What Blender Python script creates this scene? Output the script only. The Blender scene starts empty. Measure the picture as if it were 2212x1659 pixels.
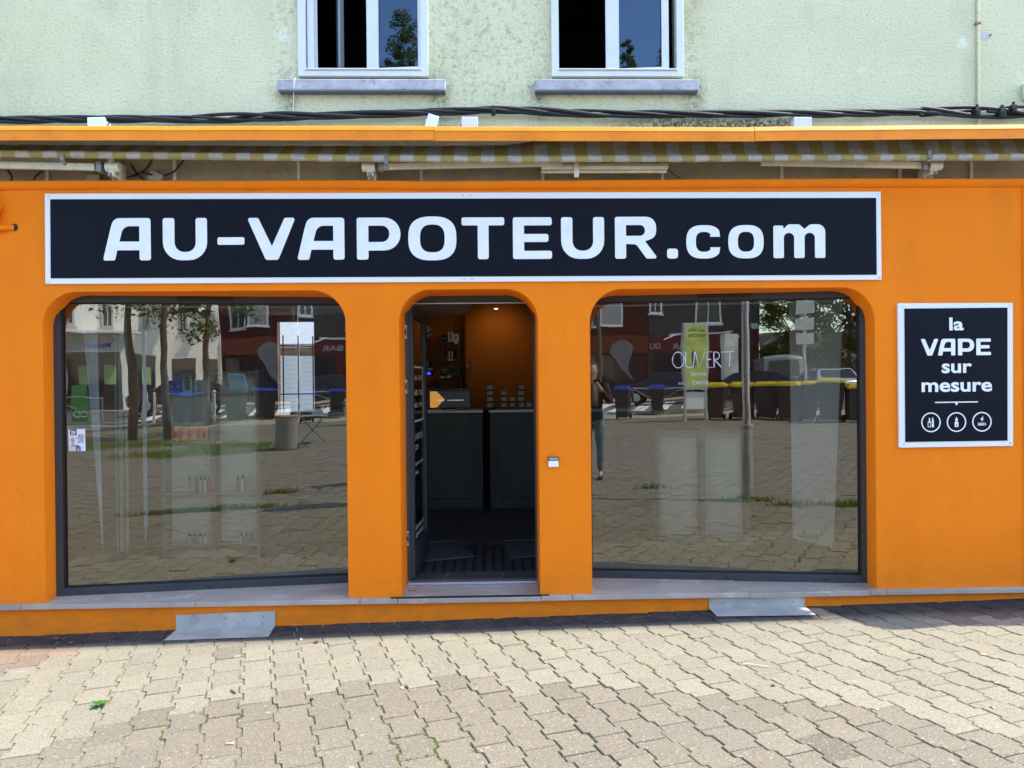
import bpy, bmesh, math, random
from mathutils import Vector, Matrix, geometry, noise as mnoise
import numpy as np
R=math.radians
random.seed(7)
scene=bpy.context.scene
C=scene.collection

# ------------------------------------------------------------------ camera, sky, sun, exposure
cd=bpy.data.cameras.new('camera'); cam=bpy.data.objects.new('camera',cd); C.objects.link(cam); scene.camera=cam
yaw,pitch,roll=0.02618422,-0.00338874,0.00950301
f_=Vector((math.sin(yaw)*math.cos(pitch),math.cos(yaw)*math.cos(pitch),math.sin(pitch)))
r_=Vector((math.cos(yaw),-math.sin(yaw),0)); u_=r_.cross(f_)
cr,sr=math.cos(roll),math.sin(roll)
r2=cr*r_-sr*u_; u2=sr*r_+cr*u_
m=Matrix((r2,u2,-f_)).transposed().to_4x4(); m.translation=Vector((0,-5.4,1.672)); cam.matrix_world=m
cd.sensor_width=36; cd.lens=36*1660/2212; cd.clip_start=.01; cd.clip_end=400
SUN_EL=58.0
w=bpy.data.worlds.new('World'); scene.world=w; w.use_nodes=True
nt=w.node_tree; bg=nt.nodes['Background']; sky=nt.nodes.new('ShaderNodeTexSky'); sky.sky_type='NISHITA'; sky.sun_disc=False
sky.sun_elevation=R(SUN_EL); sky.sun_rotation=R(90); sky.air_density=1.0; sky.dust_density=.6; sky.ozone_density=1.2
nt.links.new(sky.outputs[0],bg.inputs[0]); bg.inputs[1].default_value=.15
sd=bpy.data.lights.new('sun','SUN'); so=bpy.data.objects.new('sun',sd); C.objects.link(so)
sd.energy=2.0; sd.angle=R(.5); sd.color=(1,.95,.86)
d=Vector((math.cos(R(SUN_EL)),.004,math.sin(R(SUN_EL))))
so.rotation_euler=d.to_track_quat('Z','Y').to_euler()
scene.view_settings.view_transform='Standard'; scene.view_settings.look='None'; scene.view_settings.exposure=2.2; scene.view_settings.gamma=1
scene.render.engine='CYCLES'; scene.cycles.max_bounces=8; scene.cycles.transparent_max_bounces=12; scene.cycles.glossy_bounces=4

def GZ(x,y): return .01+.0195*x-.018*y

# ------------------------------------------------------------------ materials
def mk(name):
    m=bpy.data.materials.new(name); m.use_nodes=True; nt=m.node_tree
    return m,nt,nt.nodes['Principled BSDF']
def L(nt,a,b): nt.links.new(a,b)
def node(nt,t,**k):
    n=nt.nodes.new(t)
    for a,b in k.items():
        if a in('operation','blend_type','data_type','noise_dimensions','feature','attribute_name','distance','musgrave_type','bands_direction','wave_type','offset','squash','offset_frequency'): setattr(n,a,b)
        else: n.inputs[a].default_value=b
    return n
def ramp(nt,src,stops):
    r=nt.nodes.new('ShaderNodeValToRGB'); e=r.color_ramp.elements
    while len(e)<len(stops): e.new(.5)
    for i,(p,c) in enumerate(stops):
        e[i].position=p; e[i].color=(c,c,c,1) if not isinstance(c,tuple) else (*c,1)
    L(nt,src,r.inputs[0]); return r.outputs[0]
def mix(nt,fac,a,b,bt='MIX'):
    n=nt.nodes.new('ShaderNodeMix'); n.data_type='RGBA'; n.blend_type=bt
    for s,v in((0,fac),(6,a),(7,b)):
        if isinstance(v,(int,float)): n.inputs[s].default_value=v
        elif isinstance(v,tuple): n.inputs[s].default_value=(*v,1)
        else: L(nt,v,n.inputs[s])
    return n.outputs[2]
def coords(nt): return nt.nodes.new('ShaderNodeTexCoord').outputs['Object']
def geo(nt): return nt.nodes.new('ShaderNodeNewGeometry').outputs['Position']
def noi(nt,vec,scale,detail=4,rough=.5,st=None):
    n=node(nt,'ShaderNodeTexNoise',Scale=scale,Detail=detail,Roughness=rough)
    if st:
        mp=nt.nodes.new('ShaderNodeMapping'); mp.inputs['Scale'].default_value=st; L(nt,vec,mp.inputs[0]); vec=mp.outputs[0]
    L(nt,vec,n.inputs['Vector']); return n.outputs['Fac']
def bump(nt,b,h,strength=.3,dist=.01):
    n=node(nt,'ShaderNodeBump',Strength=strength,Distance=dist); L(nt,h,n.inputs['Height']); L(nt,n.outputs[0],b.inputs['Normal']); return n
MATS={}
def M(name,col,rough=.55,metal=0,var=.12,scale=9,bmp=0,bscale=80,spec=.5,dirt=0,coat=0):
    if name in MATS: return MATS[name]
    m,nt,b=mk(name); p=geo(nt)
    f=noi(nt,p,scale,5,.6)
    lo=tuple(c*(1-var) for c in col); hi=tuple(min(1,c*(1+var)) for c in col)
    c=mix(nt,ramp(nt,f,[(.3,0.),(.7,1.)]),lo,hi)
    if dirt:
        g=noi(nt,p,scale*2.7,6,.7); c=mix(nt,ramp(nt,g,[(.52,0.),(.75,dirt)]),c,tuple(x*.35 for x in col))
    L(nt,c,b.inputs['Base Color'])
    b.inputs['Roughness'].default_value=rough; b.inputs['Metallic'].default_value=metal; b.inputs['Specular IOR Level'].default_value=spec
    if coat: b.inputs['Coat Weight'].default_value=coat
    if bmp: bump(nt,b,noi(nt,p,bscale,4,.6),bmp,.004)
    MATS[name]=m; return m

def mat_orange():
    m,nt,b=mk('orange_render'); p=geo(nt)
    c=mix(nt,ramp(nt,noi(nt,p,1.3,5,.6),[(.3,0.),(.72,1.)]),(.78,.178,.004),(.86,.214,.006))
    c=mix(nt,ramp(nt,noi(nt,p,.9,3,.5,(5,5,.5)),[(.45,0.),(.7,.35)]),c,(.72,.175,.006))
    # dirt splashed on the lowest 25 cm and rubbed spots
    sx=nt.nodes.new('ShaderNodeSeparateXYZ'); L(nt,p,sx.inputs[0])
    low=node(nt,'ShaderNodeMapRange'); low.inputs['From Min'].default_value=.35; low.inputs['From Max'].default_value=-.05; L(nt,sx.outputs[2],low.inputs[0])
    mu=node(nt,'ShaderNodeMath',operation='MULTIPLY'); L(nt,low.outputs[0],mu.inputs[0]); L(nt,ramp(nt,noi(nt,p,7,6,.7,(1,1,2.5)),[(.40,0.15),(.75,.9)]),mu.inputs[1])
    c=mix(nt,mu.outputs[0],c,(.40,.14,.022))
    c=mix(nt,ramp(nt,noi(nt,p,26,5,.75),[(.69,0.),(.76,.5)]),c,(.30,.11,.02))
    c=mix(nt,ramp(nt,noi(nt,p,2.0,6,.7,(1,1,.35)),[(.50,0.),(.68,.28)]),c,(.50,.15,.012))
    vc=node(nt,'ShaderNodeTexVoronoi',Scale=.9,feature='DISTANCE_TO_EDGE'); 
    dn=nt.nodes.new('ShaderNodeTexNoise'); dn.inputs['Scale'].default_value=3.5; dn.inputs['Detail'].default_value=5; L(nt,p,dn.inputs['Vector'])
    va=nt.nodes.new('ShaderNodeVectorMath'); va.operation='MULTIPLY_ADD'; L(nt,dn.outputs['Color'],va.inputs[0]); va.inputs[1].default_value=(.5,.5,.5); L(nt,p,va.inputs[2]); L(nt,va.outputs[0],vc.inputs['Vector'])
    ck=node(nt,'ShaderNodeMath',operation='MULTIPLY'); L(nt,ramp(nt,vc.outputs['Distance'],[(.0,1.),(.0045,0.)]),ck.inputs[0]); L(nt,ramp(nt,noi(nt,p,.8,3,.6),[(.56,0.),(.66,.22)]),ck.inputs[1])
    c=mix(nt,ck.outputs[0],c,(.22,.06,.006))
    L(nt,c,b.inputs['Base Color']); b.inputs['Roughness'].default_value=.7; b.inputs['Specular IOR Level'].default_value=.15
    h=nt.nodes.new('ShaderNodeMath'); h.operation='ADD'; L(nt,noi(nt,p,70,4,.6),h.inputs[0]); 
    h2=node(nt,'ShaderNodeMath',operation='MULTIPLY'); L(nt,noi(nt,p,9,3,.5),h2.inputs[0]); h2.inputs[1].default_value=2.2; L(nt,h2.outputs[0],h.inputs[1])
    bump(nt,b,h.outputs[0],.55,.004)
    return m
def mat_roughcast():
    m,nt,b=mk('green_roughcast'); p=geo(nt)
    c=mix(nt,ramp(nt,noi(nt,p,1.1,5,.6),[(.3,0.),(.7,1.)]),(.60,.575,.375),(.70,.67,.46))
    c=mix(nt,ramp(nt,noi(nt,p,.8,4,.6,(1,1,3)),[(.45,0.),(.7,.6)]),c,(.66,.62,.39))
    # pale filler patches
    c=mix(nt,ramp(nt,noi(nt,p,3.1,2,.4),[(.71,0.),(.75,.7)]),c,(.74,.78,.66))
    # pits of the roughcast
    pit=noi(nt,p,42,3,.55,(1,1,1.5)); pit2=noi(nt,p,17,6,.7,(1,1,1.9))
    c=mix(nt,ramp(nt,pit,[(.57,0.),(.66,.5)]),c,(.42,.38,.21))
    c=mix(nt,ramp(nt,pit2,[(.62,0.),(.70,.22)]),c,(.36,.33,.18))
    # black mould just above the awning hood and under the sills
    sx=nt.nodes.new('ShaderNodeSeparateXYZ'); L(nt,p,sx.inputs[0])
    def rng(s,a,b_):
        n=node(nt,'ShaderNodeMapRange'); n.inputs['From Min'].default_value=a; n.inputs['From Max'].default_value=b_; L(nt,s,n.inputs[0]); return n.outputs[0]
    def mul(a,b_):
        n=node(nt,'ShaderNodeMath',operation='MULTIPLY'); L(nt,a,n.inputs[0]); L(nt,b_,n.inputs[1]); return n.outputs[0]
    mould=mul(mul(rng(sx.outputs[0],.7,1.3),rng(sx.outputs[0],2.35,2.1)),rng(sx.outputs[2],3.64,3.52))
    mould=mul(mould,ramp(nt,noi(nt,p,55,5,.75),[(.40,0.),(.56,1.)]))
    c=mix(nt,mould,c,(.035,.04,.03))
    m2=mul(mul(rng(sx.outputs[2],3.70,3.52),rng(sx.outputs[0],-2.6,-1.8)),ramp(nt,noi(nt,p,40,5,.75),[(.56,0.),(.66,.8)]))
    m2=mul(m2,ramp(nt,noi(nt,p,2.2,2,.5),[(.5,0.),(.62,1.)]))
    c=mix(nt,m2,c,(.07,.07,.05))
    # rain streaks and grime running down
    stk_=mul(ramp(nt,noi(nt,p,3.2,5,.65,(1,1,.16)),[(.50,0.),(.72,.45)]),ramp(nt,noi(nt,p,1.6,3,.6),[(.40,0.),(.62,1.)]))
    c=mix(nt,stk_,c,(.34,.32,.20))
    for xa,xb in((-1.50,-1.36),(-.44,-.28),(.29,.42),(1.40,1.56)):
        zz=mul(mul(rng(sx.outputs[0],xa-.03,xa+.05),rng(sx.outputs[0],xb+.03,xb-.05)),mul(rng(sx.outputs[2],3.45,3.70),rng(sx.outputs[2],3.95,3.80)))
        c=mix(nt,mul(zz,ramp(nt,noi(nt,p,24,5,.75),[(.38,0.),(.62,.9)])),c,(.15,.13,.08))
    us=mul(rng(sx.outputs[2],3.62,3.73),mul(rng(sx.outputs[0],-1.6,-1.5),rng(sx.outputs[0],1.6,1.5)))
    c=mix(nt,mul(us,ramp(nt,noi(nt,p,30,5,.7),[(.5,0.),(.7,.6)])),c,(.22,.20,.10))
    L(nt,c,b.inputs['Base Color']); b.inputs['Roughness'].default_value=.9; b.inputs['Specular IOR Level'].default_value=.2
    vo=node(nt,'ShaderNodeTexVoronoi',Scale=48); mp=nt.nodes.new('ShaderNodeMapping'); mp.inputs['Scale'].default_value=(1,1,1.4); L(nt,p,mp.inputs[0]); L(nt,mp.outputs[0],vo.inputs['Vector'])
    ad=node(nt,'ShaderNodeMath',operation='MULTIPLY_ADD'); L(nt,pit,ad.inputs[0]); ad.inputs[1].default_value=1.8; L(nt,vo.outputs[0],ad.inputs[2])
    ad2=node(nt,'ShaderNodeMath',operation='MULTIPLY_ADD'); L(nt,pit2,ad2.inputs[0]); ad2.inputs[1].default_value=2.0; L(nt,ad.outputs[0],ad2.inputs[2])
    iv=node(nt,'ShaderNodeMath',operation='MULTIPLY'); L(nt,ad2.outputs[0],iv.inputs[0]); iv.inputs[1].default_value=-1
    bump(nt,b,iv.outputs[0],.40,.007)
    return m
def mat_glass(name,refl=.24,tint=(.72,.76,.74),rough=0.0,wave=0,gc=None):
    # front face mirrors part of the light (low-e double glazing), the rest goes through
    m=bpy.data.materials.new(name); m.use_nodes=True; nt=m.node_tree; nt.nodes.clear()
    o=nt.nodes.new('ShaderNodeOutputMaterial'); g=nt.nodes.new('ShaderNodeBsdfGlossy'); t=nt.nodes.new('ShaderNodeBsdfTransparent')
    g.inputs['Roughness'].default_value=rough; g.inputs['Color'].default_value=(1,.975,.86,1); t.inputs[0].default_value=(*tint,1)
    if gc: g.inputs['Color'].default_value=(*gc,1)
    lw=nt.nodes.new('ShaderNodeFresnel'); lw.inputs[0].default_value=1.5
    a=node(nt,'ShaderNodeMath',operation='ADD'); L(nt,lw.outputs[0],a.inputs[0]); a.inputs[1].default_value=refl-.04
    mx=nt.nodes.new('ShaderNodeMixShader'); L(nt,a.outputs[0],mx.inputs[0]); L(nt,t.outputs[0],mx.inputs[1]); L(nt,g.outputs[0],mx.inputs[2]); L(nt,mx.outputs[0],o.inputs[0])
    if wave:
        n=noi(nt,geo(nt),3.0,1,.4); bn=node(nt,'ShaderNodeBump',Strength=wave,Distance=.01); L(nt,n,bn.inputs['Height']); L(nt,bn.outputs[0],g.inputs['Normal'])
    return m
def mat_pavers():
    m,nt,b=mk('concrete_pavers'); p=geo(nt)
    at=nt.nodes.new('ShaderNodeAttribute'); at.attribute_name='tone'
    c=at.outputs['Color']
    f=noi(nt,p,120,3,.7); f2=noi(nt,p,75,3,.7)
    c=mix(nt,.75,c,mix(nt,ramp(nt,f,[(.36,.40),(.5,1.),(.64,1.75)]),(0,0,0),(1,1,1)),'MULTIPLY')
    c=mix(nt,ramp(nt,f2,[(.585,0.),(.64,.55)]),c,(.40,.36,.28))
    c=mix(nt,ramp(nt,noi(nt,p,120,2,.6),[(.30,.5),(.38,0.)]),c,(.10,.085,.065))
    c=mix(nt,ramp(nt,noi(nt,p,7,6,.7),[(.5,0.),(.8,.35)]),c,(.16,.13,.10))
    # chewing gum and lime spots
    c=mix(nt,ramp(nt,noi(nt,p,9,1,.3),[(.765,0.),(.785,.55)]),c,(.34,.33,.30))
    # wall-foot dirt, plus the hood's shadow band darkened into the colour
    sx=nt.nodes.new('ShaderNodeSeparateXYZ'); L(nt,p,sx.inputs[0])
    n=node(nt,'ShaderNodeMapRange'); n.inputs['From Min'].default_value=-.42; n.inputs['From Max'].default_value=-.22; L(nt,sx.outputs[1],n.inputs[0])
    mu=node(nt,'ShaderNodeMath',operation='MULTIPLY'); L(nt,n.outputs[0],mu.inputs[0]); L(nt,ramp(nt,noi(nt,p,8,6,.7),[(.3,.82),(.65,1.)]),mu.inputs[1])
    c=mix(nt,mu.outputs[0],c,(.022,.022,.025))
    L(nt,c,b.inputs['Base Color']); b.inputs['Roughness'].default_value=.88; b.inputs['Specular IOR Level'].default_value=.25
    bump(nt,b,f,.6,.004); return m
def mat_joint():
    m,nt,b=mk('joint_sand'); p=geo(nt)
    c=mix(nt,noi(nt,p,60,4,.6),(.14,.112,.075),(.24,.195,.135))
    sx=nt.nodes.new('ShaderNodeSeparateXYZ'); L(nt,p,sx.inputs[0])
    n=node(nt,'ShaderNodeMapRange'); n.inputs['From Min'].default_value=-.5; n.inputs['From Max'].default_value=-1.3; L(nt,sx.outputs[1],n.inputs[0])
    mu=node(nt,'ShaderNodeMath',operation='MULTIPLY'); L(nt,n.outputs[0],mu.inputs[0]); L(nt,ramp(nt,noi(nt,p,4,5,.7),[(.46,0.),(.62,.8)]),mu.inputs[1])
    c=mix(nt,mu.outputs[0],c,(.09,.13,.022))
    L(nt,c,b.inputs['Base Color']); b.inputs['Roughness'].default_value=.95; bump(nt,b,noi(nt,p,150,3,.6),.6,.004); return m
def mat_marble():
    m,nt,b=mk('pale_stone_slab'); p=geo(nt)
    c=mix(nt,ramp(nt,noi(nt,p,2.4,6,.65,(1,2,1)),[(.35,0.),(.65,1.)]),(.29,.230,.190),(.42,.35,.295))
    c=mix(nt,ramp(nt,noi(nt,p,5,3,.6),[(.60,0.),(.66,.4)]),c,(.54,.51,.48))
    c=mix(nt,ramp(nt,noi(nt,p,40,5,.7),[(.62,0.),(.72,.6)]),c,(.16,.13,.10))
    L(nt,c,b.inputs['Base Color']); b.inputs['Roughness'].default_value=.5; bump(nt,b,noi(nt,p,60,4,.6),.15,.003); return m
def mat_fabric():
    m,nt,b=mk('striped_canvas'); p=coords(nt)
    sx=nt.nodes.new('ShaderNodeSeparateXYZ'); L(nt,p,sx.inputs[0])
    a=node(nt,'ShaderNodeMath',operation='MULTIPLY'); L(nt,sx.outputs[0],a.inputs[0]); a.inputs[1].default_value=1/.1832
    fr=node(nt,'ShaderNodeMath',operation='ADD'); L(nt,a.outputs[0],fr.inputs[0]); fr.inputs[1].default_value=100.32
    f2=node(nt,'ShaderNodeMath',operation='FRACT'); L(nt,fr.outputs[0],f2.inputs[0])
    st=node(nt,'ShaderNodeMath',operation='GREATER_THAN'); L(nt,f2.outputs[0],st.inputs[0]); st.inputs[1].default_value=.5
    c=mix(nt,st.outputs[0],(.44,.44,.44),(.36,.30,.09))
    c=mix(nt,ramp(nt,noi(nt,p,6,6,.7,(1,1,4)),[(.42,0.),(.70,.7)]),c,(.20,.17,.11))
    c=mix(nt,ramp(nt,noi(nt,p,45,3,.6),[(.68,0.),(.74,.7)]),c,(.09,.08,.06))
    L(nt,c,b.inputs['Base Color']); b.inputs['Roughness'].default_value=.85; bump(nt,b,noi(nt,p,300,2,.5),.2,.002); return m
def mat_leaf(name,a,b_,tr=.25):
    if name in MATS: return MATS[name]
    m,nt,b=mk(name); oi=nt.nodes.new('ShaderNodeNewGeometry')
    c=mix(nt,oi.outputs['Random Per Island'],a,b_)
    L(nt,c,b.inputs['Base Color']); b.inputs['Roughness'].default_value=.6
    t=nt.nodes.new('ShaderNodeBsdfTranslucent'); L(nt,c,t.inputs[0]); mx=nt.nodes.new('ShaderNodeMixShader'); mx.inputs[0].default_value=tr
    L(nt,b.outputs[0],mx.inputs[1]); L(nt,t.outputs[0],mx.inputs[2]); L(nt,mx.outputs[0],nt.nodes['Material Output'].inputs[0]); MATS[name]=m; return m
def mat_emit(name,col,s):
    m,nt,b=mk(name); b.inputs['Base Color'].default_value=(*col,1); b.inputs['Emission Color'].default_value=(*col,1); b.inputs['Emission Strength'].default_value=s; return m
ORANGE=mat_orange(); ROUGH=mat_roughcast(); GLASS=mat_glass('shop_glass',.185,(.80,.83,.79),0,.06); GLASSUP=mat_glass('upper_glass',.10,(.25,.27,.3),gc=(.55,.75,1)); GLASSIN=mat_glass('door_glass',.06,(.8,.8,.8))
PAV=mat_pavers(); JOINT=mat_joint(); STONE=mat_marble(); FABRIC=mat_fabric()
ANTH=M('anthracite_aluminium',(.033,.037,.043),.42,.0,.1,6)
PVC=M('white_window_plastic',(.64,.66,.67),.35,0,.04,4,spec=.5,dirt=.12)
SILL=M('painted_concrete_sill',(.40,.40,.42),.75,0,.22,7,.5,60,dirt=.85)
HOOD=M('orange_painted_metal',(.80,.235,.010),.5,0,.10,3,.15,40,spec=.25,dirt=.30)
WHITE=M('white_paint',(.78,.78,.77),.45,0,.05,5)
SIGNW=M('white_sign_panel',(.72,.72,.73),.4,0,.02,2)
SIGNB=M('navy_sign_panel',(.0040,.0052,.0105),.5,0,.15,1.2,spec=.10)
CREAM=M('cream_painted_metal',(.62,.58,.48),.45,0,.12,10,dirt=.45)
GREYM=M('grey_cast_metal',(.22,.22,.22),.55,.3,.3,30)
BLACKR=M('black_cable',(.008,.008,.009),.62,0,.3,30)
ZINC=M('zinc_sheet',(.40,.385,.36),.45,.2,.22,4,.2,25,dirt=.55)
PLASTER=M('old_beige_plaster',(.34,.30,.21),.9,0,.18,5,.5,40,dirt=.5)
BLACK=M('matt_black',(.008,.008,.009),.7,0,.2,8)
DARKW=M('dark_painted_wood',(.020,.024,.025),.5,0,.15,8)
def flat(name,col,rough=.6,**k): return M(name,col,rough,var=.05,**k)

# ------------------------------------------------------------------ mesh helpers
class MB:
    def __init__(s): s.bm=bmesh.new()
    def box(s,x0,x1,y0,y1,z0,z1,mat=None):
        vs=[Vector((x,y,z)) for x in(x0,x1) for y in(y0,y1) for z in(z0,z1)]
        if mat is not None: vs=[mat@v for v in vs]
        v=[s.bm.verts.new(q) for q in vs]
        for f in((0,1,3,2),(4,6,7,5),(0,4,5,1),(2,3,7,6),(0,2,6,4),(1,5,7,3)): s.bm.faces.new([v[i] for i in f])
        return s
    def beam(s,p0,p1,w,h,up=(0,0,1)):
        p0,p1=Vector(p0),Vector(p1); d=p1-p0; l=d.length; d.normalize(); up=Vector(up); sd=d.cross(up).normalized(); up=sd.cross(d)
        mm=Matrix((d,sd,up)).transposed().to_4x4(); mm.translation=p0
        return s.box(0,l,-w/2,w/2,-h/2,h/2,mm)
    def cyl(s,p0,p1,r0,r1=None,n=16,cap=True):
        r1=r0 if r1 is None else r1
        return s.tube([p0,p1],[r0,r1],n,cap)
    def tube(s,pts,r,n=8,cap=True):
        pts=[Vector(p) for p in pts]; N=len(pts); rr=r if isinstance(r,(list,tuple)) else [r]*N
        rings=[]; prev=None
        for i,p in enumerate(pts):
            d=(pts[min(i+1,N-1)]-pts[max(i-1,0)]).normalized()
            if prev is None:
                a=Vector((0,0,1)) if abs(d.z)<.9 else Vector((1,0,0)); x=d.cross(a).normalized()
            else: x=(prev-d*prev.dot(d)).normalized()
            prev=x; y=d.cross(x)
            rings.append([s.bm.verts.new(p+rr[i]*(math.cos(2*math.pi*k/n)*x+math.sin(2*math.pi*k/n)*y)) for k in range(n)])
        for a,b in zip(rings,rings[1:]):
            for k in range(n): s.bm.faces.new((a[k],a[(k+1)%n],b[(k+1)%n],b[k]))
        if cap: s.bm.faces.new(rings[0][::-1]); s.bm.faces.new(rings[-1])
        return s
    def lathe(s,c,prof,n=24):
        rings=[]
        for r,z in prof: rings.append([s.bm.verts.new((c[0]+r*math.cos(2*math.pi*k/n),c[1]+r*math.sin(2*math.pi*k/n),c[2]+z)) for k in range(n)])
        for a,b in zip(rings,rings[1:]):
            for k in range(n): s.bm.faces.new((a[k],a[(k+1)%n],b[(k+1)%n],b[k]))
        if prof[0][0]>1e-4: s.bm.faces.new(rings[0][::-1])
        if prof[-1][0]>1e-4: s.bm.faces.new(rings[-1])
        return s
    def prism(s,loops,fn,a,b,sides=True,back=True):
        # loops: outer + holes as 2D lists, fn(u,v,w)->3D ; extruded from w=a to w=b
        tri=geometry.tessellate_polygon([[Vector((u,v,0)) for u,v in l] for l in loops])
        flat_=[p for l in loops for p in l]
        A=[s.bm.verts.new(fn(u,v,a)) for u,v in flat_]
        for t in tri:
            try: s.bm.faces.new([A[i] for i in t])
            except ValueError: pass
        if back:
            B=[s.bm.verts.new(fn(u,v,b)) for u,v in flat_]
            for t in tri:
                try: s.bm.faces.new([B[i] for i in t][::-1])
                except ValueError: pass
        if sides:
            A2=[s.bm.verts.new(fn(u,v,a)) for u,v in flat_] ; B2=[s.bm.verts.new(fn(u,v,b)) for u,v in flat_]
            o=0
            for l in loops:
                n=len(l)
                for k in range(n):
                    s.bm.faces.new((A2[o+k],A2[o+(k+1)%n],B2[o+(k+1)%n],B2[o+k]))
                o+=n
        return s
    def quad(s,*p): s.bm.faces.new([s.bm.verts.new(q) for q in p]); return s
    def ico(s,c,r,sub=1,sq=(1,1,1),jit=0):
        g=bmesh.ops.create_icosphere(s.bm,subdivisions=sub,radius=1)
        for v in g['verts']:
            k=1+random.uniform(-jit,jit); v.co=Vector((c[0]+v.co.x*r*sq[0]*k,c[1]+v.co.y*r*sq[1]*k,c[2]+v.co.z*r*sq[2]*k))
        return s
    def build_each(s,name,mat,parent=None,**k):
        # one object per connected piece
        bm=s.bm; left=set(bm.verts); o=None
        while left:
            st=[left.pop()]; isl=[st[0]]
            while st:
                v=st.pop()
                for e in v.link_edges:
                    w_=e.other_vert(v)
                    if w_ in left: left.remove(w_); st.append(w_); isl.append(w_)
            nb=MB(); mp={v:nb.bm.verts.new(v.co) for v in isl}; fs={f for v in isl for f in v.link_faces}
            for f in fs: nb.bm.faces.new([mp[v] for v in f.verts])
            o=nb.build(name,mat,parent,**k)
        bm.free(); return o
    def build(s,name,mat,parent=None,bevel=0,smooth=False,seg=2,norm=True):
        bm=s.bm
        if bevel:
            bmesh.ops.remove_doubles(bm,verts=bm.verts,dist=1e-5)
            e=[x for x in bm.edges if len(x.link_faces)==2 and x.calc_face_angle(0)>.5]
            bmesh.ops.bevel(bm,geom=e,offset=bevel,segments=seg,affect='EDGES',clamp_overlap=True,profile=.5)
        if norm: bmesh.ops.recalc_face_normals(bm,faces=bm.faces)
        me=bpy.data.meshes.new(name); bm.to_mesh(me); bm.free()
        if smooth:
            for p in me.polygons: p.use_smooth=True
            if smooth!='all':
                try: me.set_sharp_from_angle(angle=R(40))
                except Exception: pass
        for mm in(mat if isinstance(mat,list) else [mat]): me.materials.append(mm)
        o=bpy.data.objects.new(name,me); C.objects.link(o)
        if parent is not None: adopt(o,parent)
        return o
def adopt(o,parent):
    o.parent=parent
    mw=Matrix.Identity(4)
    p=parent
    chain=[]
    while p is not None: chain.append(p.matrix_basis.copy()); p=p.parent
    tot=Matrix.Identity(4)
    for b in reversed(chain): tot=tot@b
    # meshes are written in world coordinates: bring them back under the parent's frame
    if o.type=='MESH' and o.matrix_basis==Matrix.Identity(4): o.data.transform(tot.inverted())
def thing(name,label,cat,loc=(0,0,0),group=None,rz=0):
    o=bpy.data.objects.new(name,None); C.objects.link(o); o.empty_display_size=.1
    o.matrix_basis=Matrix.Translation(loc)@Matrix.Rotation(rz,4,'Z')
    tag(o,label,cat,group); return o
def tag(o,label,cat,group=None,kind=None):
    if label: o['label']=label
    if cat: o['category']=cat
    if group: o['group']=group
    if kind: o['kind']=kind
    return o
def struct(o): o['kind']='structure'; return o
def copytree(o,loc,rz=0,label=None,parent=None,top=True):
    c=o.copy(); C.objects.link(c)
    if top:
        c.matrix_basis=Matrix.Translation(loc)@Matrix.Rotation(rz,4,'Z')
        if label: c['label']=label
    else: c.parent=parent
    for ch in [x for x in bpy.data.objects if x.parent==o]: copytree(ch,None,parent=c,top=False)
    return c
def fillet(pts,seg=6):
    # pts: (x,y[,r]) -> rounded polygon
    out=[]; n=len(pts)
    for i,p in enumerate(pts):
        r=p[2] if len(p)>2 else 0
        P=Vector(p[:2])
        if r<=0: out.append(tuple(P)); continue
        a=Vector(pts[i-1][:2])-P; b=Vector(pts[(i+1)%n][:2])-P; la,lb=a.length,b.length; a.normalize(); b.normalize()
        ang=a.angle(b); t=min(r/math.tan(ang/2),la*.499,lb*.499); r=t*math.tan(ang/2)
        c=P+(a+b).normalized()*(r/math.sin(ang/2)); s=P+a*t-c; e=P+b*t-c
        a0=math.atan2(s.y,s.x); a1=math.atan2(e.y,e.x); da=(a1-a0+math.pi)%(2*math.pi)-math.pi
        for k in range(seg+1):
            q=a0+da*k/seg; out.append((c.x+r*math.cos(q),c.y+r*math.sin(q)))
    return out
def txt(body,size,width=None,off=0,align='LEFT',space=1.0):
    cu=bpy.data.curves.new('t','FONT'); cu.body=body; cu.size=size; cu.offset=off; cu.align_x=align; cu.space_character=space; cu.resolution_u=4
    o=bpy.data.objects.new('t',cu); me=bpy.data.meshes.new_from_object(o); bpy.data.objects.remove(o); bpy.data.curves.remove(cu)
    if width and len(me.vertices):
        xs=[v.co.x for v in me.vertices]; x0,x1=min(xs),max(xs); k=width/(x1-x0)
        for v in me.vertices:
            v.co.x=(v.co.x-x0)*k if align=='LEFT' else (v.co.x-(x0+x1)/2)*k
    return me
def text_into(mb,body,size,fn,thick=.0015,**k):
    me=txt(body,size,**k); vs=[v.co.copy() for v in me.vertices]
    A=[mb.bm.verts.new(fn(v.x,v.y,thick)) for v in vs]
    for p in me.polygons:
        try: mb.bm.faces.new([A[i] for i in p.vertices])
        except ValueError: pass
    bpy.data.meshes.remove(me); return mb
def WALL(x0,z0,y): return lambda u,v,w:(x0+u,y-w,z0+v)      # facing the street (-Y)

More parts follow.
